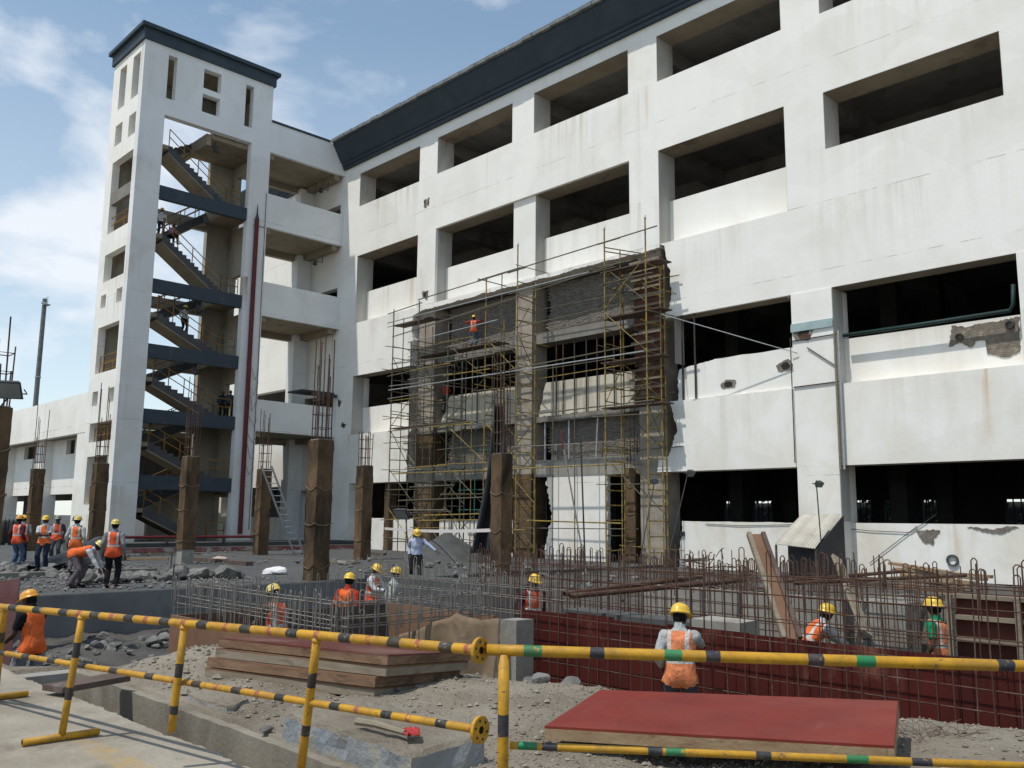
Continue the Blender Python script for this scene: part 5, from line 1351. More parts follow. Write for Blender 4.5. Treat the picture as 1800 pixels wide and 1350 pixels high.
def flange(c, d, r, parent):
    d = d.normalized(); a = d.cross(Vector((0, 0, 1))).normalized(); e = a.cross(d)
    b = MB(); n = 22
    rg = lambda w, rr: [c + d * w + a * (rr * math.cos(2 * math.pi * j / n)) + e * (rr * math.sin(2 * math.pi * j / n)) for j in range(n)]
    b.rings([rg(.012, r * .28), rg(.012, r), rg(-.008, r), rg(-.008, r * .28)], 0, False)
    b.rings([rg(.002, r * .29), rg(.0021, .002)], 1, False)
    for k in range(6):
        an = k * math.pi / 3 + .3; cc = c + d * .0125 + a * (r * .68 * math.cos(an)) + e * (r * .68 * math.sin(an))
        b.face([cc + a * (.008 * math.cos(-2 * math.pi * j / 8)) + e * (.008 * math.sin(-2 * math.pi * j / 8)) for j in range(8)], 1)
    return b.build('flange', [M['by'], M['hole']], parent)
PL, PR = at(-60, 1061, 8.1), at(843, 1143, 4.62)
QL, QR = at(-60, 1137, 8.1), at(843, 1283, 4.62)
br1 = thing('pipe_barrier', 'leaning yellow and black striped pipe barrier ending in a bolted flange', 'barrier', tuple(onz(108, 1297, .1)))
bands = []
for x in (26, 69, 115, 170, 230, 293, 359, 435, 517, 610, 696, 787):
    w = 7.0 + x * .0055; bands.append((solve_t(PL, PR, x - w), solve_t(PL, PR, x + w), 1))
for x in (143, 200, 260, 326, 400, 478, 560, 651, 738, 824): bands.append((solve_t(PL, PR, x - 4), solve_t(PL, PR, x + 4), 2))
tr_o = striped('top_rail', PL, PR, .0275, bands, br1)
bands = []
for x in (5, 48, 93, 146, 202, 265, 348, 418, 494, 591, 682, 778):
    w = 6.5 + x * .004; bands.append((solve_t(QL, QR, x - w), solve_t(QL, QR, x + w), 1))
for x in (310, 382, 455, 630, 720, 832): bands.append((solve_t(QL, QR, x - 4), solve_t(QL, QR, x + 4), 2))
lr_o = striped('lower_rail', QL, QR, .0215, bands, br1)
flange(PR, PR - PL, .066, tr_o); flange(QR, QR - QL, .070, lr_o)
def post(px, bottom, bnds):
    tp_ = PL.lerp(PR, solve_t(PL, PR, px)); po_ = striped('post', tp_, bottom, .0265, bnds, br1)
    dd_ = (bottom - tp_).normalized(); b = MB(); b.path([tp_ + dd_ * .020, tp_ + dd_ * .034, tp_ + dd_ * .044], [.033, .031, .0268], 12); b.build('weld', M['by'], po_, True)
F1 = onz(108, 1296, .128)
post(145, F1, [(.235, .36, 1), (.60, .70, 1)])
post(325, at(301, 1286, px_of(F1)[0] * 0 + 6.05), [(.37, .50, 1), (.76, .84, 1)])
post(558, at(529, 1352, 5.42), [(.27, .38, 1), (.66, .74, 1)])
post(8, onz(-8, 1226, .128), [(.25, .36, 1)])
for c0 in (F1, onz(-8, 1226, .128)):
    b = MB(); dv = Vector((0.03, 1, 0)).normalized(); n_ = 12; s_ = Vector((1, -.03, 0)); v_ = Vector((0, 0, 1))
    rg = lambda c_, rr: [c_ + s_ * (rr * math.cos(2 * math.pi * j / n_)) + v_ * (rr * math.sin(2 * math.pi * j / n_)) for j in range(n_)]
    e0, e1 = c0 - dv * .27, c0 + dv * .27
    for e in (e0, e1): e.z = .131
    b.rings([rg(e0 + dv * .1, .021), rg(e0, .021), rg(e0, .027), rg(e1, .027)], [1, 0, 0], True); b.build('foot', [M['by'], M['hole']], br1, True)
KL, KR = at(856, 1142, 4.62), at(1900, 1174, 4.50)
JL, JR = at(896, 1310, 4.66), at(1900, 1351, 4.50)
pg_ = onz(886, 1400, .06)
br2 = thing('pipe_barrier', 'yellow pipe barrier with green and black bands, nearest on the right', 'barrier', tuple(pg_))
bd = [(solve_t(KL, KR, a), solve_t(KL, KR, c), k) for a, c, k in ((921, 953, 3), (1167, 1198, 3), (1503, 1537, 3), (1037, 1062, 4), (1240, 1265, 4), (1419, 1446, 4), (1751, 1780, 4))]
striped('top_rail', KL, KR, .029, bd, br2)
bd = [(solve_t(JL, JR, a), solve_t(JL, JR, c), k) for a, c, k in ((910, 944, 3), (1170, 1204, 3), (1487, 1525, 3), (953, 980, 4), (1139, 1164, 4), (1328, 1355, 4), (1602, 1637, 4))]
striped('lower_rail', JL, JR, .020, bd, br2)
pt_ = KL.lerp(KR, solve_t(KL, KR, 886)); pbm = Vector((pt_.x, pt_.y, .0))
striped('post', pt_ - Vector((0, 0, .02)), pbm, .0285, [(.27, .37, 4)], br2)
pe = KL.lerp(KR, solve_t(KL, KR, 1880)); striped('post', pe - Vector((0, 0, .02)), Vector((pe.x, pe.y, .0)), .0285, [(.27, .37, 4)], br2)

# ------------------------------------------------------------------ rocks, rubble, gravel
rnd = random.Random(77)
def rock_mesh(seed, rough=.35):
    bm = bmesh.new(); bmesh.ops.create_icosphere(bm, subdivisions=2, radius=1)
    r_ = random.Random(seed); planes = [(Vector((r_.gauss(0, 1), r_.gauss(0, 1), r_.gauss(0, 1))).normalized(), r_.uniform(.5, .85)) for _ in range(9)]
    for v in bm.verts:
        for n_, d_ in planes:
            e = v.co.dot(n_) - d_
            if e > 0: v.co -= n_ * e
        v.co *= 1 + .10 * noise.noise(v.co * 2.3 + Vector((seed, 0, 0)))
        v.co.z *= .75
    me = bpy.data.meshes.new('rock'); bm.to_mesh(me); bm.free(); me.materials.append(M['rock']); return me
RM = [rock_mesh(k) for k in range(7)]
def rock(p, s, label, group):
    o = bpy.data.objects.new('rock', rnd.choice(RM)); COL.objects.link(o); o.location = p
    o.rotation_euler = (rnd.uniform(-.4, .4), rnd.uniform(-.4, .4), rnd.uniform(0, 6.3)); o.scale = (s * rnd.uniform(.8, 1.3), s * rnd.uniform(.8, 1.2), s * rnd.uniform(.7, 1)); tag(o, label, 'rock', group)
for k in range(46):
    y = 8.4 + k * .10 + rnd.uniform(-.1, .1); x = -24.6 - rnd.uniform(0, 1.1) + (y - 8) * .02
    s = rnd.uniform(.14, .34); rock((x, y, s * .45), s, 'angular grey rock in the row along the edge of the working slab', 'rocks along the slab edge')
for k in range(40):
    p = Vector((-27 - rnd.uniform(0, 6.5), 7.8 + rnd.uniform(0, 3.5), 0)); s = rnd.uniform(.10, .26); p.z = s * .4
    rock(p, s, 'angular grey rock in the rubble under the group of workers', 'rocks under the workers')
for k in range(30):
    p = onz(rnd.uniform(125, 300), rnd.uniform(1105, 1170), -.8); s = rnd.uniform(.07, .22); p.z = gh(p.x, p.y) + s * .35
    rock(p, s, 'dark broken rock on the pit floor behind the left barrier', 'rocks in the pit')
for k in range(60):
    p = Vector((-31 + rnd.uniform(0, 19), 17.5 + rnd.uniform(0, 6), 0)); s = rnd.uniform(.07, .2); p.z = -.12 + s * .3 if p.x > -22 else s * .35
    rock(p, s, 'grey rock in the rubble strip behind the middle cages', 'rocks behind the middle cages')
for px, py, s in ((950, 1216, .10), (1000, 1212, .12), (468, 1292, .07), (700, 1230, .06), (735, 1228, .05), (930, 1204, .08), (815, 1205, .06)):
    p = onz(px, py, .05); p.z = gh(p.x, p.y) + s * .3; rock(p, s, 'loose stone on the pale dirt in front of the rebar', 'stones on the dirt')
b = MB()
for k in range(15000):
    if k < 11000:
        x = rnd.uniform(-10.5, 1.0); y = rnd.uniform(3.95 if x < -4.3 else 2.2, 8.4)
    else:
        x = rnd.uniform(-5.2, -.5); y = rnd.uniform(3.4, 6.2)
    if y > interp(x, BANK) + .5: continue
    if x < -2.4 and y < 3.95 and not (x > -4.2): continue
    s = rnd.uniform(.005, .014) if rnd.random() < .94 else rnd.uniform(.016, .034)
    if x < -6.5 and y < 5.3 and rnd.random() < .3: s *= 2.0
    z = gh(x, y) + s * .25
    a = rnd.uniform(0, 6.3); ca, sa = math.cos(a) * s, math.sin(a) * s
    n0 = len(b.v); b.v += [(x + ca * 1.2, y + sa * 1.2, z), (x - sa, y + ca, z + s * .1), (x - ca, y - sa, z), (x + sa * 1.1, y - ca * 1.1, z), (x + s * .2, y, z + s * .75), (x, y, z - s * .5)]
    for f in ((0, 1, 4), (1, 2, 4), (2, 3, 4), (3, 0, 4), (1, 0, 5), (2, 1, 5), (3, 2, 5), (0, 3, 5)): b.f.append(tuple(n0 + i for i in f)); b.m.append(k % 2)
o = b.build('gravel', [M['gravel'], M['soil']], None); tag(o, 'loose pale gravel scattered over the dirt', 'gravel', kind='stuff')
b = MB()
for k in range(7000):
    if k < 2400: x = rnd.uniform(-36, -22.3); y = rnd.uniform(5, 12.5); z = 0
    elif k < 5600:
        x = rnd.uniform(-43, -22.2); y = rnd.uniform(11, 29); z = 0
        if noise.noise((x * .45, y * .45, 6)) < .12: continue
    else: x = rnd.uniform(-22, -11.5); y = rnd.uniform(3.7, 6.4); z = gh(x, y)
    s = rnd.uniform(.015, .05) if rnd.random() < .85 else rnd.uniform(.05, .09)
    a = rnd.uniform(0, 6.3); ca, sa = math.cos(a) * s, math.sin(a) * s; z += s * .2
    n0 = len(b.v); b.v += [(x + ca * 1.2, y + sa * 1.2, z), (x - sa, y + ca, z + s * .1), (x - ca, y - sa, z), (x + sa * 1.1, y - ca * 1.1, z), (x + s * .2, y, z + s * .75), (x, y, z - s * .5)]
    for f in ((0, 1, 4), (1, 2, 4), (2, 3, 4), (3, 0, 4), (1, 0, 5), (2, 1, 5), (3, 2, 5), (0, 3, 5)): b.f.append(tuple(n0 + i for i in f)); b.m.append(0)
o = b.build('rubble', M['rock'], None); tag(o, 'crushed grey rubble strewn over the slab and pit', 'rubble', kind='stuff')
# dry twigs on the dirt
b = MB()
c0 = onz(1650, 1305, .1)
for k in range(46):
    p = c0 + Vector((rnd.gauss(0, .16), rnd.gauss(0, .14), 0)); p.z = gh(p.x, p.y); a = rnd.uniform(0, 6.3); L = rnd.uniform(.06, .2)
    q = p + Vector((math.cos(a) * L, math.sin(a) * L, rnd.uniform(.0, .09))); b.path([p, p.lerp(q, .5) + Vector((0, 0, .02)), q], .0022, 4)
o = b.build('dry_twigs', M['wood_d'], None); tag(o, 'tuft of dry twigs on the dirt right of the tilted panel', 'twigs', kind='stuff')

# ------------------------------------------------------------------ odds and ends on the slab
def lump(name, px, py, z, sx, sy, sz, mat, label, cat, seed):
    c = onz(px, py, z); bm = bmesh.new(); bmesh.ops.create_icosphere(bm, subdivisions=4, radius=1)
    for v_ in bm.verts:
        d_ = 1 + .22 * fbm(v_.co.x * 1.5 + seed, v_.co.y * 1.5, v_.co.z * 1.5); v_.co *= d_
        v_.co = Vector((v_.co.x * sx, v_.co.y * sy, max(-.25, v_.co.z) * sz))
    me = bpy.data.meshes.new(name); bm.to_mesh(me); bm.free(); me.materials.append(mat)
    me.polygons.foreach_set('use_smooth', [True] * len(me.polygons))
    o = bpy.data.objects.new(name, me); COL.objects.link(o); o.location = (c.x, c.y, z + .25 * sz); tag(o, label, cat); return o
o = lump('cement_sack', 482, 1008, .0, .46, .26, .16, M['bag'], 'white cement sack propped up behind the grey cage', 'sack', 3); o.rotation_euler = (0, -.12, .5)
lump('pale_cloth', 386, 985, .0, .38, .3, .12, cloth('pinkish_cloth', (.55, .42, .36)), 'crumpled pinkish cloth on the working slab', 'cloth', 8)
# black plastic sheet heaped by the workers
c0, c1 = onz(70, 985, .0), onz(128, 948, .3)
b = MB(); rs = []
for i in range(30):
    u_ = i / 29; r = []
    for j in range(16):
        w_ = j / 15 - .5; p = Vector((-31.5, 9.2, 0)).lerp(Vector((-33.0, 12.2, 0)), u_)
        zz = (.15 + .95 * u_ ** 1.3) * math.cos(w_ * 2.6) + .16 * noise.noise((u_ * 4, w_ * 5, 2)) + .08 * math.sin(w_ * 14 + u_ * 4)
        r.append((p.x + w_ * 1.5 + .2 * noise.noise((u_ * 3, w_ * 3, 8)), p.y + w_ * .5, max(.0, zz)))
    rs.append(r)
b.rings(rs, 0, False, False); o = b.build('plastic_sheet', rough_mat('black_plastic', (.02, .022, .026), (.035, .037, .042), 2, .28, .3, 20, 'P', spec=.6), None, True, loc=(-32, 10.5, 0)); tag(o, 'heap of glossy black plastic sheet between the vested workers', 'plastic sheet')
# red board and gas cylinders at the far left
p0, p1 = at(-30, 1105, 15.5), at(-5, 1022, 16.0)
b = MB(); b.hexa([(p0.x, p0.y, -.9), (p0.x + .2, p0.y + .42, -.9), (p0.x + .17, p0.y + .44, -.9), (p0.x - .03, p0.y + .02, -.9), (p0.x - .3, p0.y + .15, p1.z), (p0.x - .1, p0.y + .55, p1.z + .05), (p0.x - .13, p0.y + .57, p1.z + .05), (p0.x - .33, p0.y + .17, p1.z)])
o = b.build('red_board', rough_mat('dusty_red_board', (.13, .045, .045), (.17, .09, .085), 2, .8, .2, 20, 'P', (.22, .15, .14)), None, loc=(p0.x, p0.y, -.9)); tag(o, 'dusty dark red board leaning behind the worker with bangles', 'board')
for k in range(4):
    p = onz(4 + k * 7, 958 - (k % 2) * 3, .0); p.z = 0
    t = thing('gas_cylinder', 'dark gas cylinder in the row under the low wing at the photo edge', 'gas cylinder', tuple(p), 'gas cylinders under the low wing')
    b = MB(); b.path([p, p + Vector((0, 0, 1.25)), p + Vector((0, 0, 1.4)), p + Vector((0, 0, 1.46))], [.14, .14, .09, .05], 12); b.build('body', M['dark_steel'], t, True)
    b = MB(); b.path([p + Vector((0, 0, 1.46)), p + Vector((0, 0, 1.6))], .05, 8); b.build('valve', M['steel'], t)
# debris and timbers left on the slab
rnd = random.Random(91)
for k, (px, py, L_, a_, mt, lab) in enumerate(((420, 968, 3.2, .3, 'wood_d', 'long dark timber lying on the slab before the ladder'), (300, 976, 2.6, 1.2, 'wood_g', 'grey timber lying before the tower steps'), (370, 962, 2.0, -.4, 'wood_d', 'short dark timber near the tower steps'), (590, 990, 1.8, .5, 'wood_g', 'grey timber lying beside the largest hessian column'), (660, 975, 2.2, -.2, 'wood_d', 'dark timber lying left of the sand heap'), (260, 985, 1.6, .9, 'wood', 'pale timber offcut near the row of rocks'))):
    c = onz(px, py, .0); dv = Vector((math.cos(a_), math.sin(a_), 0)) * (L_ / 2); zz = (.0 if c.x < -22 else -.10)
    b = MB(); b.beam((c.x - dv.x, c.y - dv.y, zz + .05), (c.x + dv.x, c.y + dv.y, zz + .07), .16, .09); o = b.build('site_timber', M[mt], None, loc=(c.x, c.y, zz)); tag(o, lab, 'timber')
sp_ = thing('scrap_heap', 'tangled heap of bar offcuts behind the far hooked bars', 'scrap heap', tuple(Vector((at(1260, 985, 19).x, at(1260, 985, 19).y, -.9))))
b = MB(); c0 = at(1265, 990, 19)
for k in range(170):
    p = Vector((c0.x + rnd.gauss(0, 1.1), c0.y + rnd.gauss(0, .7), 0)); hgt = 1.65 * math.exp(-((p.x - c0.x) / 1.5) ** 2); p.z = -.5 + hgt * rnd.random()
    a_ = rnd.uniform(0, 6.3); L_ = rnd.uniform(.3, 1.1); q = p + Vector((math.cos(a_) * L_, math.sin(a_) * L_, rnd.uniform(-.25, .25))); b.path([p, p.lerp(q, .5) + Vector((0, 0, rnd.uniform(-.08, .1))), q], .010, 4)
o = b.build('bar_offcuts', M['rebar'], sp_); o['kind'] = 'stuff'
b = MB(); rs = []
for k in range(9):
    t_ = k / 8; rs.append([(c0.x + 2.0 * t_ * math.cos(j / 18 * 6.283) * (1 + .2 * noise.noise((j, 1, t_))), c0.y + 1.1 * t_ * math.sin(j / 18 * 6.283), -.95 + 1.35 * (1 - t_) ** .8 + .1 * noise.noise((j * .9, t_ * 4, 3))) for j in range(18)])
b.rings(rs[::-1], 0, False); b.build('spoil', M['rock'], sp_)
# cut steel pin with string line on the slab edge
for k, (px, py) in enumerate(((303, 1030), (300, 1000))):
    p = onz(px, py, 0); b = MB(); b.path([p - Vector((0, 0, .1)), p + Vector((.03, 0, .55))], .02, 6); o = b.build('steel_pin', M['dark_steel'], None, loc=tuple(p)); tag(o, 'steel marker pin driven into the slab edge, %s of the two' % ('nearer' if k == 0 else 'farther'), 'pin')
# ------------------------------------------------------------------ people
def ik(a, b, l1, l2, hint):
    """middle joint of a two-bone limb from a towards b"""
    a, b = Vector(a), Vector(b); d = b - a; L = min(d.length, (l1 + l2) * .999); d.normalize(); b = a + d * L
    x = (l1 * l1 - l2 * l2 + L * L) / (2 * L); h = math.sqrt(max(0, l1 * l1 - x * x))
    n = Vector(hint) - d * Vector(hint).dot(d); n.normalize()
    return a + d * x + n * h, b
def make_pose(ph=.90, lean=.03, head=(0, 0), wr=((-.26, .06, .86), (.26, .06, .86)), an=((-.11, -.02, .085), (.11, .0, .085)), twist=0, py=0, eh=((-.28, -.9, -.2), (.28, -.9, -.2)), kh=((-.1, 1, 0), (.1, 1, 0))):
    P = {}
    s = Vector((0, math.sin(lean), math.cos(lean))); f = Vector((0, math.cos(lean), -math.sin(lean)))
    lat = Vector((math.cos(twist), math.sin(twist), 0)); f2 = s.cross(lat) * -1 if False else Vector((-math.sin(twist), math.cos(twist) * math.cos(lean), -math.sin(lean)))
    pel = Vector((0, py, ph))
    P['pel'] = pel; P['lat0'] = Vector((1, 0, 0)); P['lat'] = lat; P['s'] = s
    P['chest'] = pel + s * .34; P['top'] = pel + s * .47; P['neck'] = pel + s * .50
    hp, hy = head
    hup = Vector((0, math.sin(lean * .6 + hp), math.cos(lean * .6 + hp))); hf = Vector((0, math.cos(lean * .6 + hp), -math.sin(lean * .6 + hp)))
    hf = Matrix.Rotation(hy, 3, hup) @ hf
    P['nt'] = P['neck'] + (s * .5 + hup * .5) * .075
    P['hc'] = P['nt'] + hup * .085 + hf * .02; P['hup'] = hup; P['hf'] = hf
    P['arm'] = []; P['leg'] = []
    for i, sg in ((0, -1), (1, 1)):
        sh = P['top'] + lat * (.175 * sg) - s * .03
        el, w = ik(sh, wr[i], .285, .255, eh[i]); P['arm'].append((sh, el, w))
        hip = pel + Vector((.09 * sg, 0, -.03)); kn, a = ik(hip, an[i], .43, .42, kh[i])
        P['leg'].append((hip, kn, a, a + Vector((.02 * sg, .17, -.05))))
    return P
def loft(mb, pts, rad, latv):
    rs = []; n = 14
    for i, p in enumerate(pts):
        d = (pts[min(i + 1, len(pts) - 1)] - pts[max(0, i - 1)]).normalized()
        a = latv[i] if isinstance(latv, list) else latv
        a = (a - d * a.dot(d)).normalized(); c = d.cross(a); rx, ry = rad[i] if isinstance(rad[i], tuple) else (rad[i], rad[i])
        rs.append([p + a * (rx * math.cos(2 * math.pi * j / n)) + c * (ry * math.sin(2 * math.pi * j / n)) for j in range(n)])
    mb.rings(rs)
def finger(mb, p, d, dn, L, r):
    q1 = p + d * (L * .5); d2 = (d * .8 + dn * .6).normalized(); q2 = q1 + d2 * (L * .5)
    mb.path([p, q1, q2], [r, r * .95, r * .7], 6)
def hand(mb, w, d, sidev, thumbv):
    d = d.normalized(); s = (sidev - d * sidev.dot(d)).normalized(); n = d.cross(s)
    if n.dot(thumbv) < 0: pass
    loft(mb, [w - d * .02, w + d * .02, w + d * .06, w + d * .092], [(.024, .019), (.032, .016), (.042, .015), (.038, .011)], s)
    for k, (o, L) in enumerate(((-.031, .062), (-.0105, .075), (.0105, .071), (.031, .056))):
        finger(mb, w + d * .085 + s * o, d, n * .9, L, .0088)
    finger(mb, w + d * .03 - s * .034, (d * .75 - s * .65).normalized(), n, .062, .010)
def head_mesh(mb, P):
    c, up, fw = P['hc'], P['hup'], P['hf']; rt = fw.cross(up); n, m = 22, 16; rs = []
    for i in range(1, m):
        ph = math.pi * i / m - math.pi / 2; z = .118 * math.sin(ph); r = []
        for j in range(n):
            a = 2 * math.pi * j / n; x = .074 * math.cos(ph) * math.cos(a); y = .094 * math.cos(ph) * math.sin(a)
            if z < -.03: x *= 1 - .28 * ((-z - .03) / .09); y = y * (1 - (.32 * ((-z - .03) / .09) if y < 0 else .08))
            if y > 0:
                y += .024 * math.exp(-(x / .013) ** 2 - ((z + .012) / .022) ** 2) - .008 * (math.exp(-((x - .03) / .016) ** 2 - ((z - .018) / .012) ** 2) + math.exp(-((x + .03) / .016) ** 2 - ((z - .018) / .012) ** 2)) + .006 * math.exp(-(x / .02) ** 2 - ((z + .06) / .012) ** 2)
            r.append(c + rt * x + fw * y + up * z)
        rs.append(r)
    mb.rings(rs, 0)
    for sg in (-1, 1):
        e = c + rt * (.030 * sg) + fw * .083 + up * .017
        mb.path([e - fw * .008, e, e + fw * .006], [.010, .010, .004], 8, 1)
        mb.path([e + fw * .003, e + fw * .0085], [.005, .004], 6, 2)
        q = c + rt * (.074 * sg) - fw * .005
        mb.path([q - up * .025, q + rt * (.008 * sg), q + up * .028], [.008, .014, .01], 6, 0)
    p = c + fw * .082 - up * .058; mb.path([p - rt * .022, p + fw * .008, p + rt * .022], [.003, .006, .003], 6, 3)
def seg_d(p, a, b):
    ab = b - a; t = max(0, min(1, (p - a).dot(ab) / max(1e-9, ab.length_squared))); return (p - (a + ab * t)).length, t
_pose = {}
def build_pose(key, P):
    mb = MB(); s, lat = P['s'], P['lat']; pel = P['pel']; mid = (P['lat0'] + lat).normalized()
    loft(mb, [pel - s * .10, pel - s * .03, pel + s * .08, pel + s * .17, pel + s * .29, pel + s * .39, pel + s * .455, pel + s * .50], [(.11, .09), (.163, .112), (.15, .105), (.138, .10), (.162, .112), (.172, .108), (.14, .085), (.065, .06)], [P['lat0'], P['lat0'], mid, mid, lat, lat, lat, lat])
    loft(mb, [P['neck'] - s * .06, P['nt'], P['hc']], [.062, .055, .055], lat)
    bones = [('torso', pel - s * .05, pel + s * .45, .14, .14), ('neck', P['neck'], P['hc'], .06, .06)]
    for sh, el, w in P['arm']:
        d1, d2 = (el - sh), (w - el)
        loft(mb, [sh - d1 * .08, sh + d1 * .12, sh + d1 * .55, el, el + d2 * .25, el + d2 * .75, w], [.055, .062, .052, .043, .046, .034, .027], Vector((.3, 1, .2)))
        bones += [('uarm', sh + d1 * .12, el, .055, .043), ('farm', el, w, .045, .028)]
    for hp, kn, a, toe in P['leg']:
        d1, d2 = kn - hp, a - kn
        loft(mb, [hp - d1 * .05, hp + d1 * .15, hp + d1 * .55, kn, kn + d2 * .3, kn + d2 * .8, a], [.082, .092, .074, .058, .058, .040, .038], Vector((1, 0, .1)))
        loft(mb, [a + Vector((0, -.055, -.03)), a + Vector((0, .0, -.028)), a + (toe - a) * .6 + Vector((0, 0, -.015)), toe + Vector((0, .03, 0))], [(.03, .035), (.04, .052), (.045, .032), (.035, .02)], Vector((1, 0, 0)))
        bones += [('thigh', hp, kn, .085, .06), ('shin', kn, a, .055, .042), ('foot', a + Vector((0, -.04, -.04)), toe, .045, .04)]
    me = mb.mesh('tmp'); ob = bpy.data.objects.new('tmp', me); COL.objects.link(ob)
    rm = ob.modifiers.new('r', 'REMESH'); rm.mode = 'VOXEL'; rm.voxel_size = .021
    sm = ob.modifiers.new('s', 'SMOOTH'); sm.iterations = 4; sm.factor = .5
    dg = bpy.context.evaluated_depsgraph_get(); ev = ob.evaluated_get(dg); me2 = bpy.data.meshes.new_from_object(ev)
    bpy.data.objects.remove(ob)
    V = [v.co.copy() for v in me2.vertices]; N = [v.normal.copy() for v in me2.vertices]; F = [tuple(p.vertices) for p in me2.polygons]
    tags, tt = [], []
    for p in V:
        best = None
        for nm, a, b_, ra, rb in bones:
            d, t = seg_d(p, a, b_); k = d - (ra + (rb - ra) * t)
            if best is None or k < best[0]: best = (k, nm, t)
        tags.append(best[1]); tt.append(best[2])
    def shell(sel, off, name, uv=False, loose=0.0):
        keep = [f for f in F if all(sel(i) for i in f)]
        idx = {}; vs = []
        for f in keep:
            for i in f:
                if i not in idx:
                    idx[i] = len(vs); o_ = off(i) if callable(off) else off
                    o_ += loose * noise.noise(V[i] * 9)
                    vs.append(V[i] + N[i] * o_)
        m = bpy.data.meshes.new(name); m.from_pydata(vs, [], [tuple(idx[i] for i in f) for f in keep]); m.polygons.foreach_set('use_smooth', [True] * len(keep))
        if uv:
            l = m.uv_layers.new(name='torso')
            for lp in m.loops:
                q = m.vertices[lp.vertex_index].co - pel; l.data[lp.index].uv = (q.dot(lat), q.dot(s) / .47)
        m.update(); return m
    sp = lambda i: (V[i] - pel).dot(s)
    out = {}
    out['vest'] = shell(lambda i: (tags[i] == 'torso' or (tags[i] == 'thigh' and tt[i] < .16)) and -.14 < sp(i) < .475, lambda i: .026 + max(0, (.05 - sp(i))) * .07, 'vest', True, .016)
    out['shirt_long'] = shell(lambda i: tags[i] in ('torso', 'uarm') or (tags[i] == 'farm' and tt[i] < .93), .012, 'shirt', False, .008)
    out['shirt_short'] = shell(lambda i: tags[i] in ('torso',) or (tags[i] == 'uarm' and tt[i] < .75), .013, 'shirt', False, .006)
    out['trousers'] = shell(lambda i: (tags[i] == 'thigh') or (tags[i] == 'shin' and tt[i] < .95) or (tags[i] == 'torso' and sp(i) < .03), lambda i: .016 + (.014 * tt[i] if tags[i] == 'shin' else 0), 'trousers', False, .012)
    out['wrap'] = shell(lambda i: (tags[i] == 'thigh') or (tags[i] == 'shin' and tt[i] < .8) or (tags[i] == 'torso' and sp(i) < .03), lambda i: .014 + (.065 * (.5 + .5 * tt[i]) if tags[i] == 'shin' else .03 * tt[i] if tags[i] == 'thigh' else 0), 'wrap', False, .03)
    out['shoes'] = shell(lambda i: tags[i] == 'foot', .010, 'shoes')
    # skin body with head, face and hands
    hb = MB(); hb.v = [tuple(v) for v in V]; hb.f = list(F); hb.m = [0] * len(F)
    head_mesh(hb, P)
    for k, (sh, el, w) in enumerate(P['arm']):
        d = w - el; hand(hb, w, d, Vector((0, 1 if k else -1, .2)) if abs(d.normalized().y) < .8 else Vector((1 if k == 0 else -1, 0, .1)), Vector((0, 1, 0)))
    m = hb.mesh('body', smooth=True)
    for k in ('skin', 'eye', 'hair', 'lip'): m.materials.append(M[k])
    out['body'] = m
    # helmet and hair
    c, up, fw = P['hc'] + P['hup'] * .028, P['hup'], P['hf']; rt = fw.cross(up); b = MB(); rs = []
    for z, k in ((-.012, 1.13), (-.004, 1.15), (.004, 1.02), (.03, 1.0), (.06, .93), (.085, .80), (.105, .58), (.116, .30), (.119, .06)):
        r = []
        for j in range(26):
            a = 2 * math.pi * j / 26; x, y = .106 * k * math.cos(a), .130 * k * math.sin(a)
            if z < .003: y += .045 * max(0, math.sin(a)) ** 3
            zz = z + (.006 * max(0, 1 - abs(x) / .018) if z > .02 else 0) - (.012 * max(0, math.sin(a)) ** 2 if z < .003 else 0)
            r.append(c + rt * x + fw * y + up * zz)
        rs.append(r)
    b.rings(rs); out['helmet'] = b.mesh('helmet', smooth=True)
    b = MB(); rs = []
    for z, k in ((-.075, .86), (-.05, 1.03), (-.01, 1.07), (.03, 1.05)):
        rs.append([P['hc'] + rt * (.076 * k * math.cos(a)) + fw * (.096 * k * math.sin(a) - .004) + up * z for a in [math.pi * (1.0 + (j / 12)) for j in range(13)]])
    b.rings(rs, 0, False, False); out['hair'] = b.mesh('hair', smooth=True)
    out['top'] = c + up * .119
    _pose[key] = out
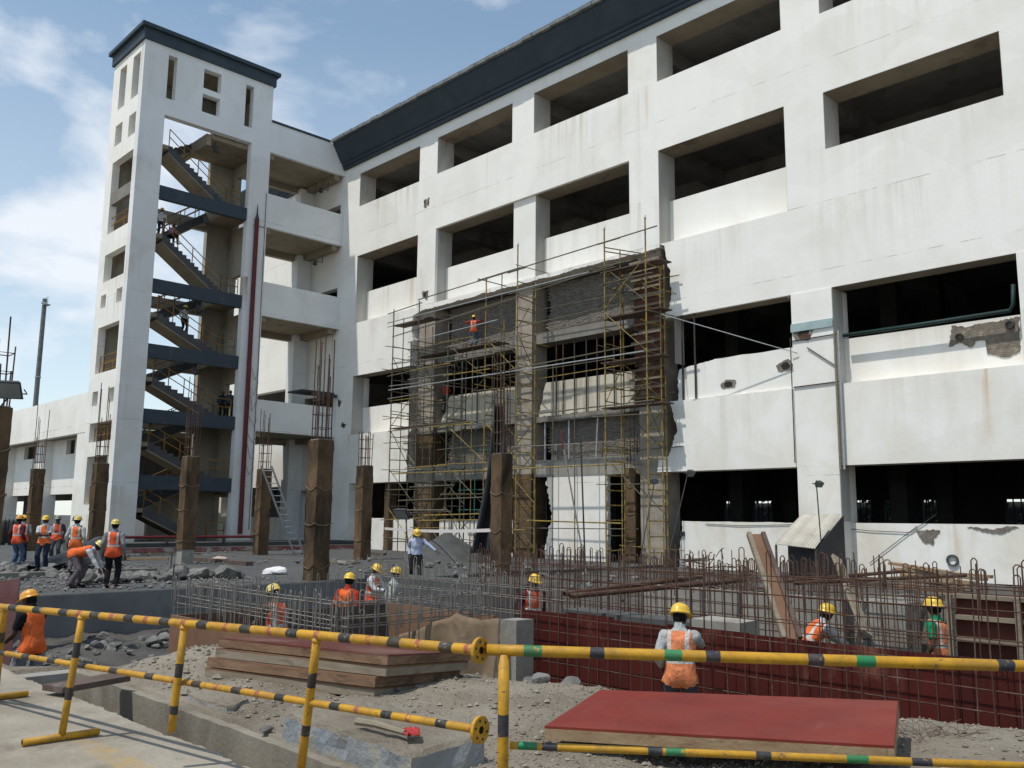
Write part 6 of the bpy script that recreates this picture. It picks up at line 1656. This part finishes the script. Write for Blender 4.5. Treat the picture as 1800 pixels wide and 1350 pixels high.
POSES = dict(
    stand=make_pose(),
    stand2=make_pose(lean=.06, head=(.15, .4), wr=((-.25, .02, .84), (.24, .12, .90)), an=((-.13, .03, .085), (.10, -.05, .085))),
    fold=make_pose(lean=.0, wr=((.06, .22, 1.13), (-.08, .23, 1.10)), eh=((-1, -.2, -.3), (1, -.2, -.3))),
    bend=make_pose(ph=.84, lean=1.38, head=(-.2, 0), py=-.22, wr=((-.16, .52, .34), (.16, .55, .36)), an=((-.14, -.16, .085), (.14, -.22, .085)), kh=((-.1, 1, 0), (.1, 1, 0))),
    work=make_pose(lean=.12, head=(.35, 0), wr=((-.14, .46, 1.02), (.16, .48, 1.10))),
    workhigh=make_pose(lean=.02, head=(-.1, 0), wr=((-.30, .22, 1.36), (.28, .26, 1.42))),
    reach=make_pose(lean=.10, head=(.25, -.6), wr=((-.22, .12, .95), (.24, .52, 1.16)), twist=-.2),
    hip=make_pose(lean=.05, head=(.45, .3), wr=((-.60, .18, 1.02), (.22, .02, .90))),
    crouch=make_pose(ph=.52, lean=.75, head=(-.25, 0), py=-.15, wr=((-.12, .62, .52), (.14, .62, .48)), an=((-.14, -.12, .085), (.14, .08, .085))),
    sit=make_pose(ph=.48, lean=.35, head=(.2, .2), py=-.1, wr=((-.16, .40, .62), (.16, .34, .70)), an=((-.16, .32, .085), (.16, .30, .085))),
    walk=make_pose(lean=.14, head=(.25, .2), wr=((-.20, .34, .92), (.23, .30, .86)), an=((-.10, .22, .085), (.10, -.24, .1))),
    carry=make_pose(lean=.10, head=(.1, 0), wr=((-.17, .36, 1.08), (.17, .36, 1.08))),
)
for k, P in POSES.items(): build_pose(k, P)
def matcopy(mesh, mat, name, parent):
    o = bpy.data.objects.new(name, mesh); COL.objects.link(o); o.parent = parent
    if not mesh.materials: mesh.materials.append(mat)
    o.material_slots[0].link = 'OBJECT'; o.material_slots[0].material = mat
    return o
def person(label, pose, px, py, a, shirt='c_grey', trousers='c_navy', vest='vest', helmet='h_y', d=None, z=None, sleeves='long', xp=None, scale=1.0, group=None, legs='trousers'):
    D = _pose[pose]; rz = R(45.75 - a); tp_ = Matrix.Rotation(rz, 3, 'Z') @ (D['top'] * scale)
    if xp is not None: p = onx(px, py, xp)
    elif d is None: p = onz(px, py, z + tp_.z)
    else: p = at(px, py, d)
    loc = Vector((p.x - tp_.x, p.y - tp_.y, z if z is not None else p.z - tp_.z))
    t = thing('person', label, 'person', tuple(loc), group or 'workers on the building site'); t.rotation_euler = (0, 0, rz); t.scale = (scale,) * 3
    o = bpy.data.objects.new('body', D['body']); COL.objects.link(o); o.parent = t
    matcopy(D['shirt_' + sleeves], M[shirt], 'shirt', t); matcopy(D[legs], M[trousers], 'trousers' if legs == 'trousers' else 'skirt', t)
    matcopy(D['shoes'], M['c_black'], 'shoes', t); matcopy(D['hair'], M['hair'], 'hair', o)
    if vest: matcopy(D['vest'], M[vest], 'vest', t)
    if helmet: matcopy(D['helmet'], M[helmet], 'helmet', t)
    return t
PZ = -.95
person('person in orange vest, black shirt and grey wrap walking behind the left barrier', 'walk', 49, 1034, -70, 'c_black', 'c_grey', 'vest_plain', 'h_o', z=-1.0, d=13.2, sleeves='short', legs='wrap')
person('person in jeans and orange vest with maroon sleeves, standing at the far left', 'stand', 36, 905, 12, 'c_maroon', 'c_jeans', 'vest', 'h_o', d=29.5, z=.05)
person('person half hidden behind the worker with maroon sleeves', 'stand2', 42, 910, -30, 'c_grey', 'c_navy', 'vest', 'h_y', d=31.5, z=.05)
person('person with folded arms in an open orange vest and dark jeans, facing the camera', 'fold', 82, 898, 172, 'c_white', 'c_navy', 'vest2', 'h_y', d=27.5, z=.05, sleeves='short')
person('person with a dull green helmet standing in shade under the low wing', 'stand', 104, 891, 170, 'c_dgrey', 'c_dgrey', 'vest', 'h_d', d=32.5, z=.05)
person('person in an orange vest with white straps seen from behind next to the tower column', 'stand', 138, 905, -5, 'c_sage', 'c_purple', 'vest2', 'h_p', d=26.5, z=.05)
person('person in a dark helmet looking out from behind a worker beside the white pier', 'stand2', 134, 900, -150, 'c_dgrey', 'c_black', None, 'h_k', d=29.5, z=.05)
person('person in a plain orange vest bending down to the slab edge', 'bend', 181, 966, 88, 'c_white', 'c_purple', 'vest_plain', 'h_p', d=22.3, z=-.02)
person('person in black trousers and striped orange vest standing beside the bending worker', 'stand', 204, 914, -8, 'c_grey', 'c_black', 'vest', 'h_p', d=22.4, z=-.02)
person('person in a brown shirt and orange vest working inside the grey cage', 'work', 478, 1016, -50, 'c_brown', 'c_dgrey', 'vest', 'h_p', z=PZ, d=14.2, sleeves='long')
person('person in a plain orange vest with red sleeves among the cages in the middle', 'stand2', 617, 984, 25, 'c_red', 'c_dgrey', 'vest_plain', 'h_y', z=PZ, d=17.0)
person('person in a white shirt and red vest stooping between the cages', 'work', 667, 977, 115, 'c_white', 'c_dgrey', 'vest', 'h_y', z=PZ, d=20.5)
person('person in a pale grey shirt without vest among the cages', 'stand2', 699, 997, 70, 'c_sage', 'c_dgrey', None, 'h_y', z=PZ, d=19.0)
person('person in a pale blue shirt with one arm held out before the sand heap', 'hip', 733, 935, 178, 'c_blue', 'c_black', None, 'h_y', d=26.5, z=-.22)
person('person with maroon sleeves and an open orange vest left of the red formwork', 'stand2', 941, 1009, 165, 'c_maroon', 'c_dgrey', 'vest', 'h_y', d=17.0, z=PZ)
person('person in a faded orange vest reaching for the red formwork wall', 'reach', 1196, 1046, 14, 'c_sage', 'c_dgrey', 'vest3', 'h_y', d=10.6, z=PZ + .08)
person('person crouching in an orange vest with white straps behind the red formwork', 'crouch', 1456, 1064, 80, 'c_white', 'c_dgrey', 'vest2', 'h_y', d=13.6, z=-.62)
person('person with green sleeves and a faded orange vest before the red panels', 'stand', 1640, 1056, -35, 'c_green', 'c_dgrey', 'vest3', 'h_y', d=12.6, z=PZ, sleeves='short')
person('person in blue jeans and orange vest standing high on the scaffold', 'workhigh', 833, 559, 15, 'c_red', 'c_jeans', 'vest', 'h_y', d=47.0, z=10.72)
person('person in a red shirt standing in the shade of the lower scaffold deck', 'work', 786, 672, 30, 'c_red', 'c_dgrey', None, None, d=48.5)
person('person in a white shirt and helmet standing on the upper stair landing', 'stand', 286, 357, 150, 'c_white', 'c_navy', None, 'h_p', xp=-47.6, z=16.98)
person('person in a pink shirt sitting on the upper stair flight', 'sit', 308, 392, 110, 'c_pink', 'c_black', None, None, xp=-47.7)
person('person in dark trousers going down the middle stair flight', 'stand2', 327, 536, 120, 'c_sage', 'c_black', None, 'h_p', xp=-47.7)
person('person in dark clothes at the stair rail next to the maroon pipe', 'carry', 406, 679, 170, 'c_dgrey', 'c_black', None, None, xp=-47.9, z=7.32)
person('person in navy standing by a white bundle on the stair landing', 'stand2', 393, 686, 150, 'c_navy', 'c_black', None, None, xp=-48.5, z=7.32)
person('person in a white helmet and red vest on the lowest link gallery', 'stand', 463, 686, 160, 'c_grey', 'c_dgrey', 'vest', 'h_p', xp=-47.4, z=6.86)
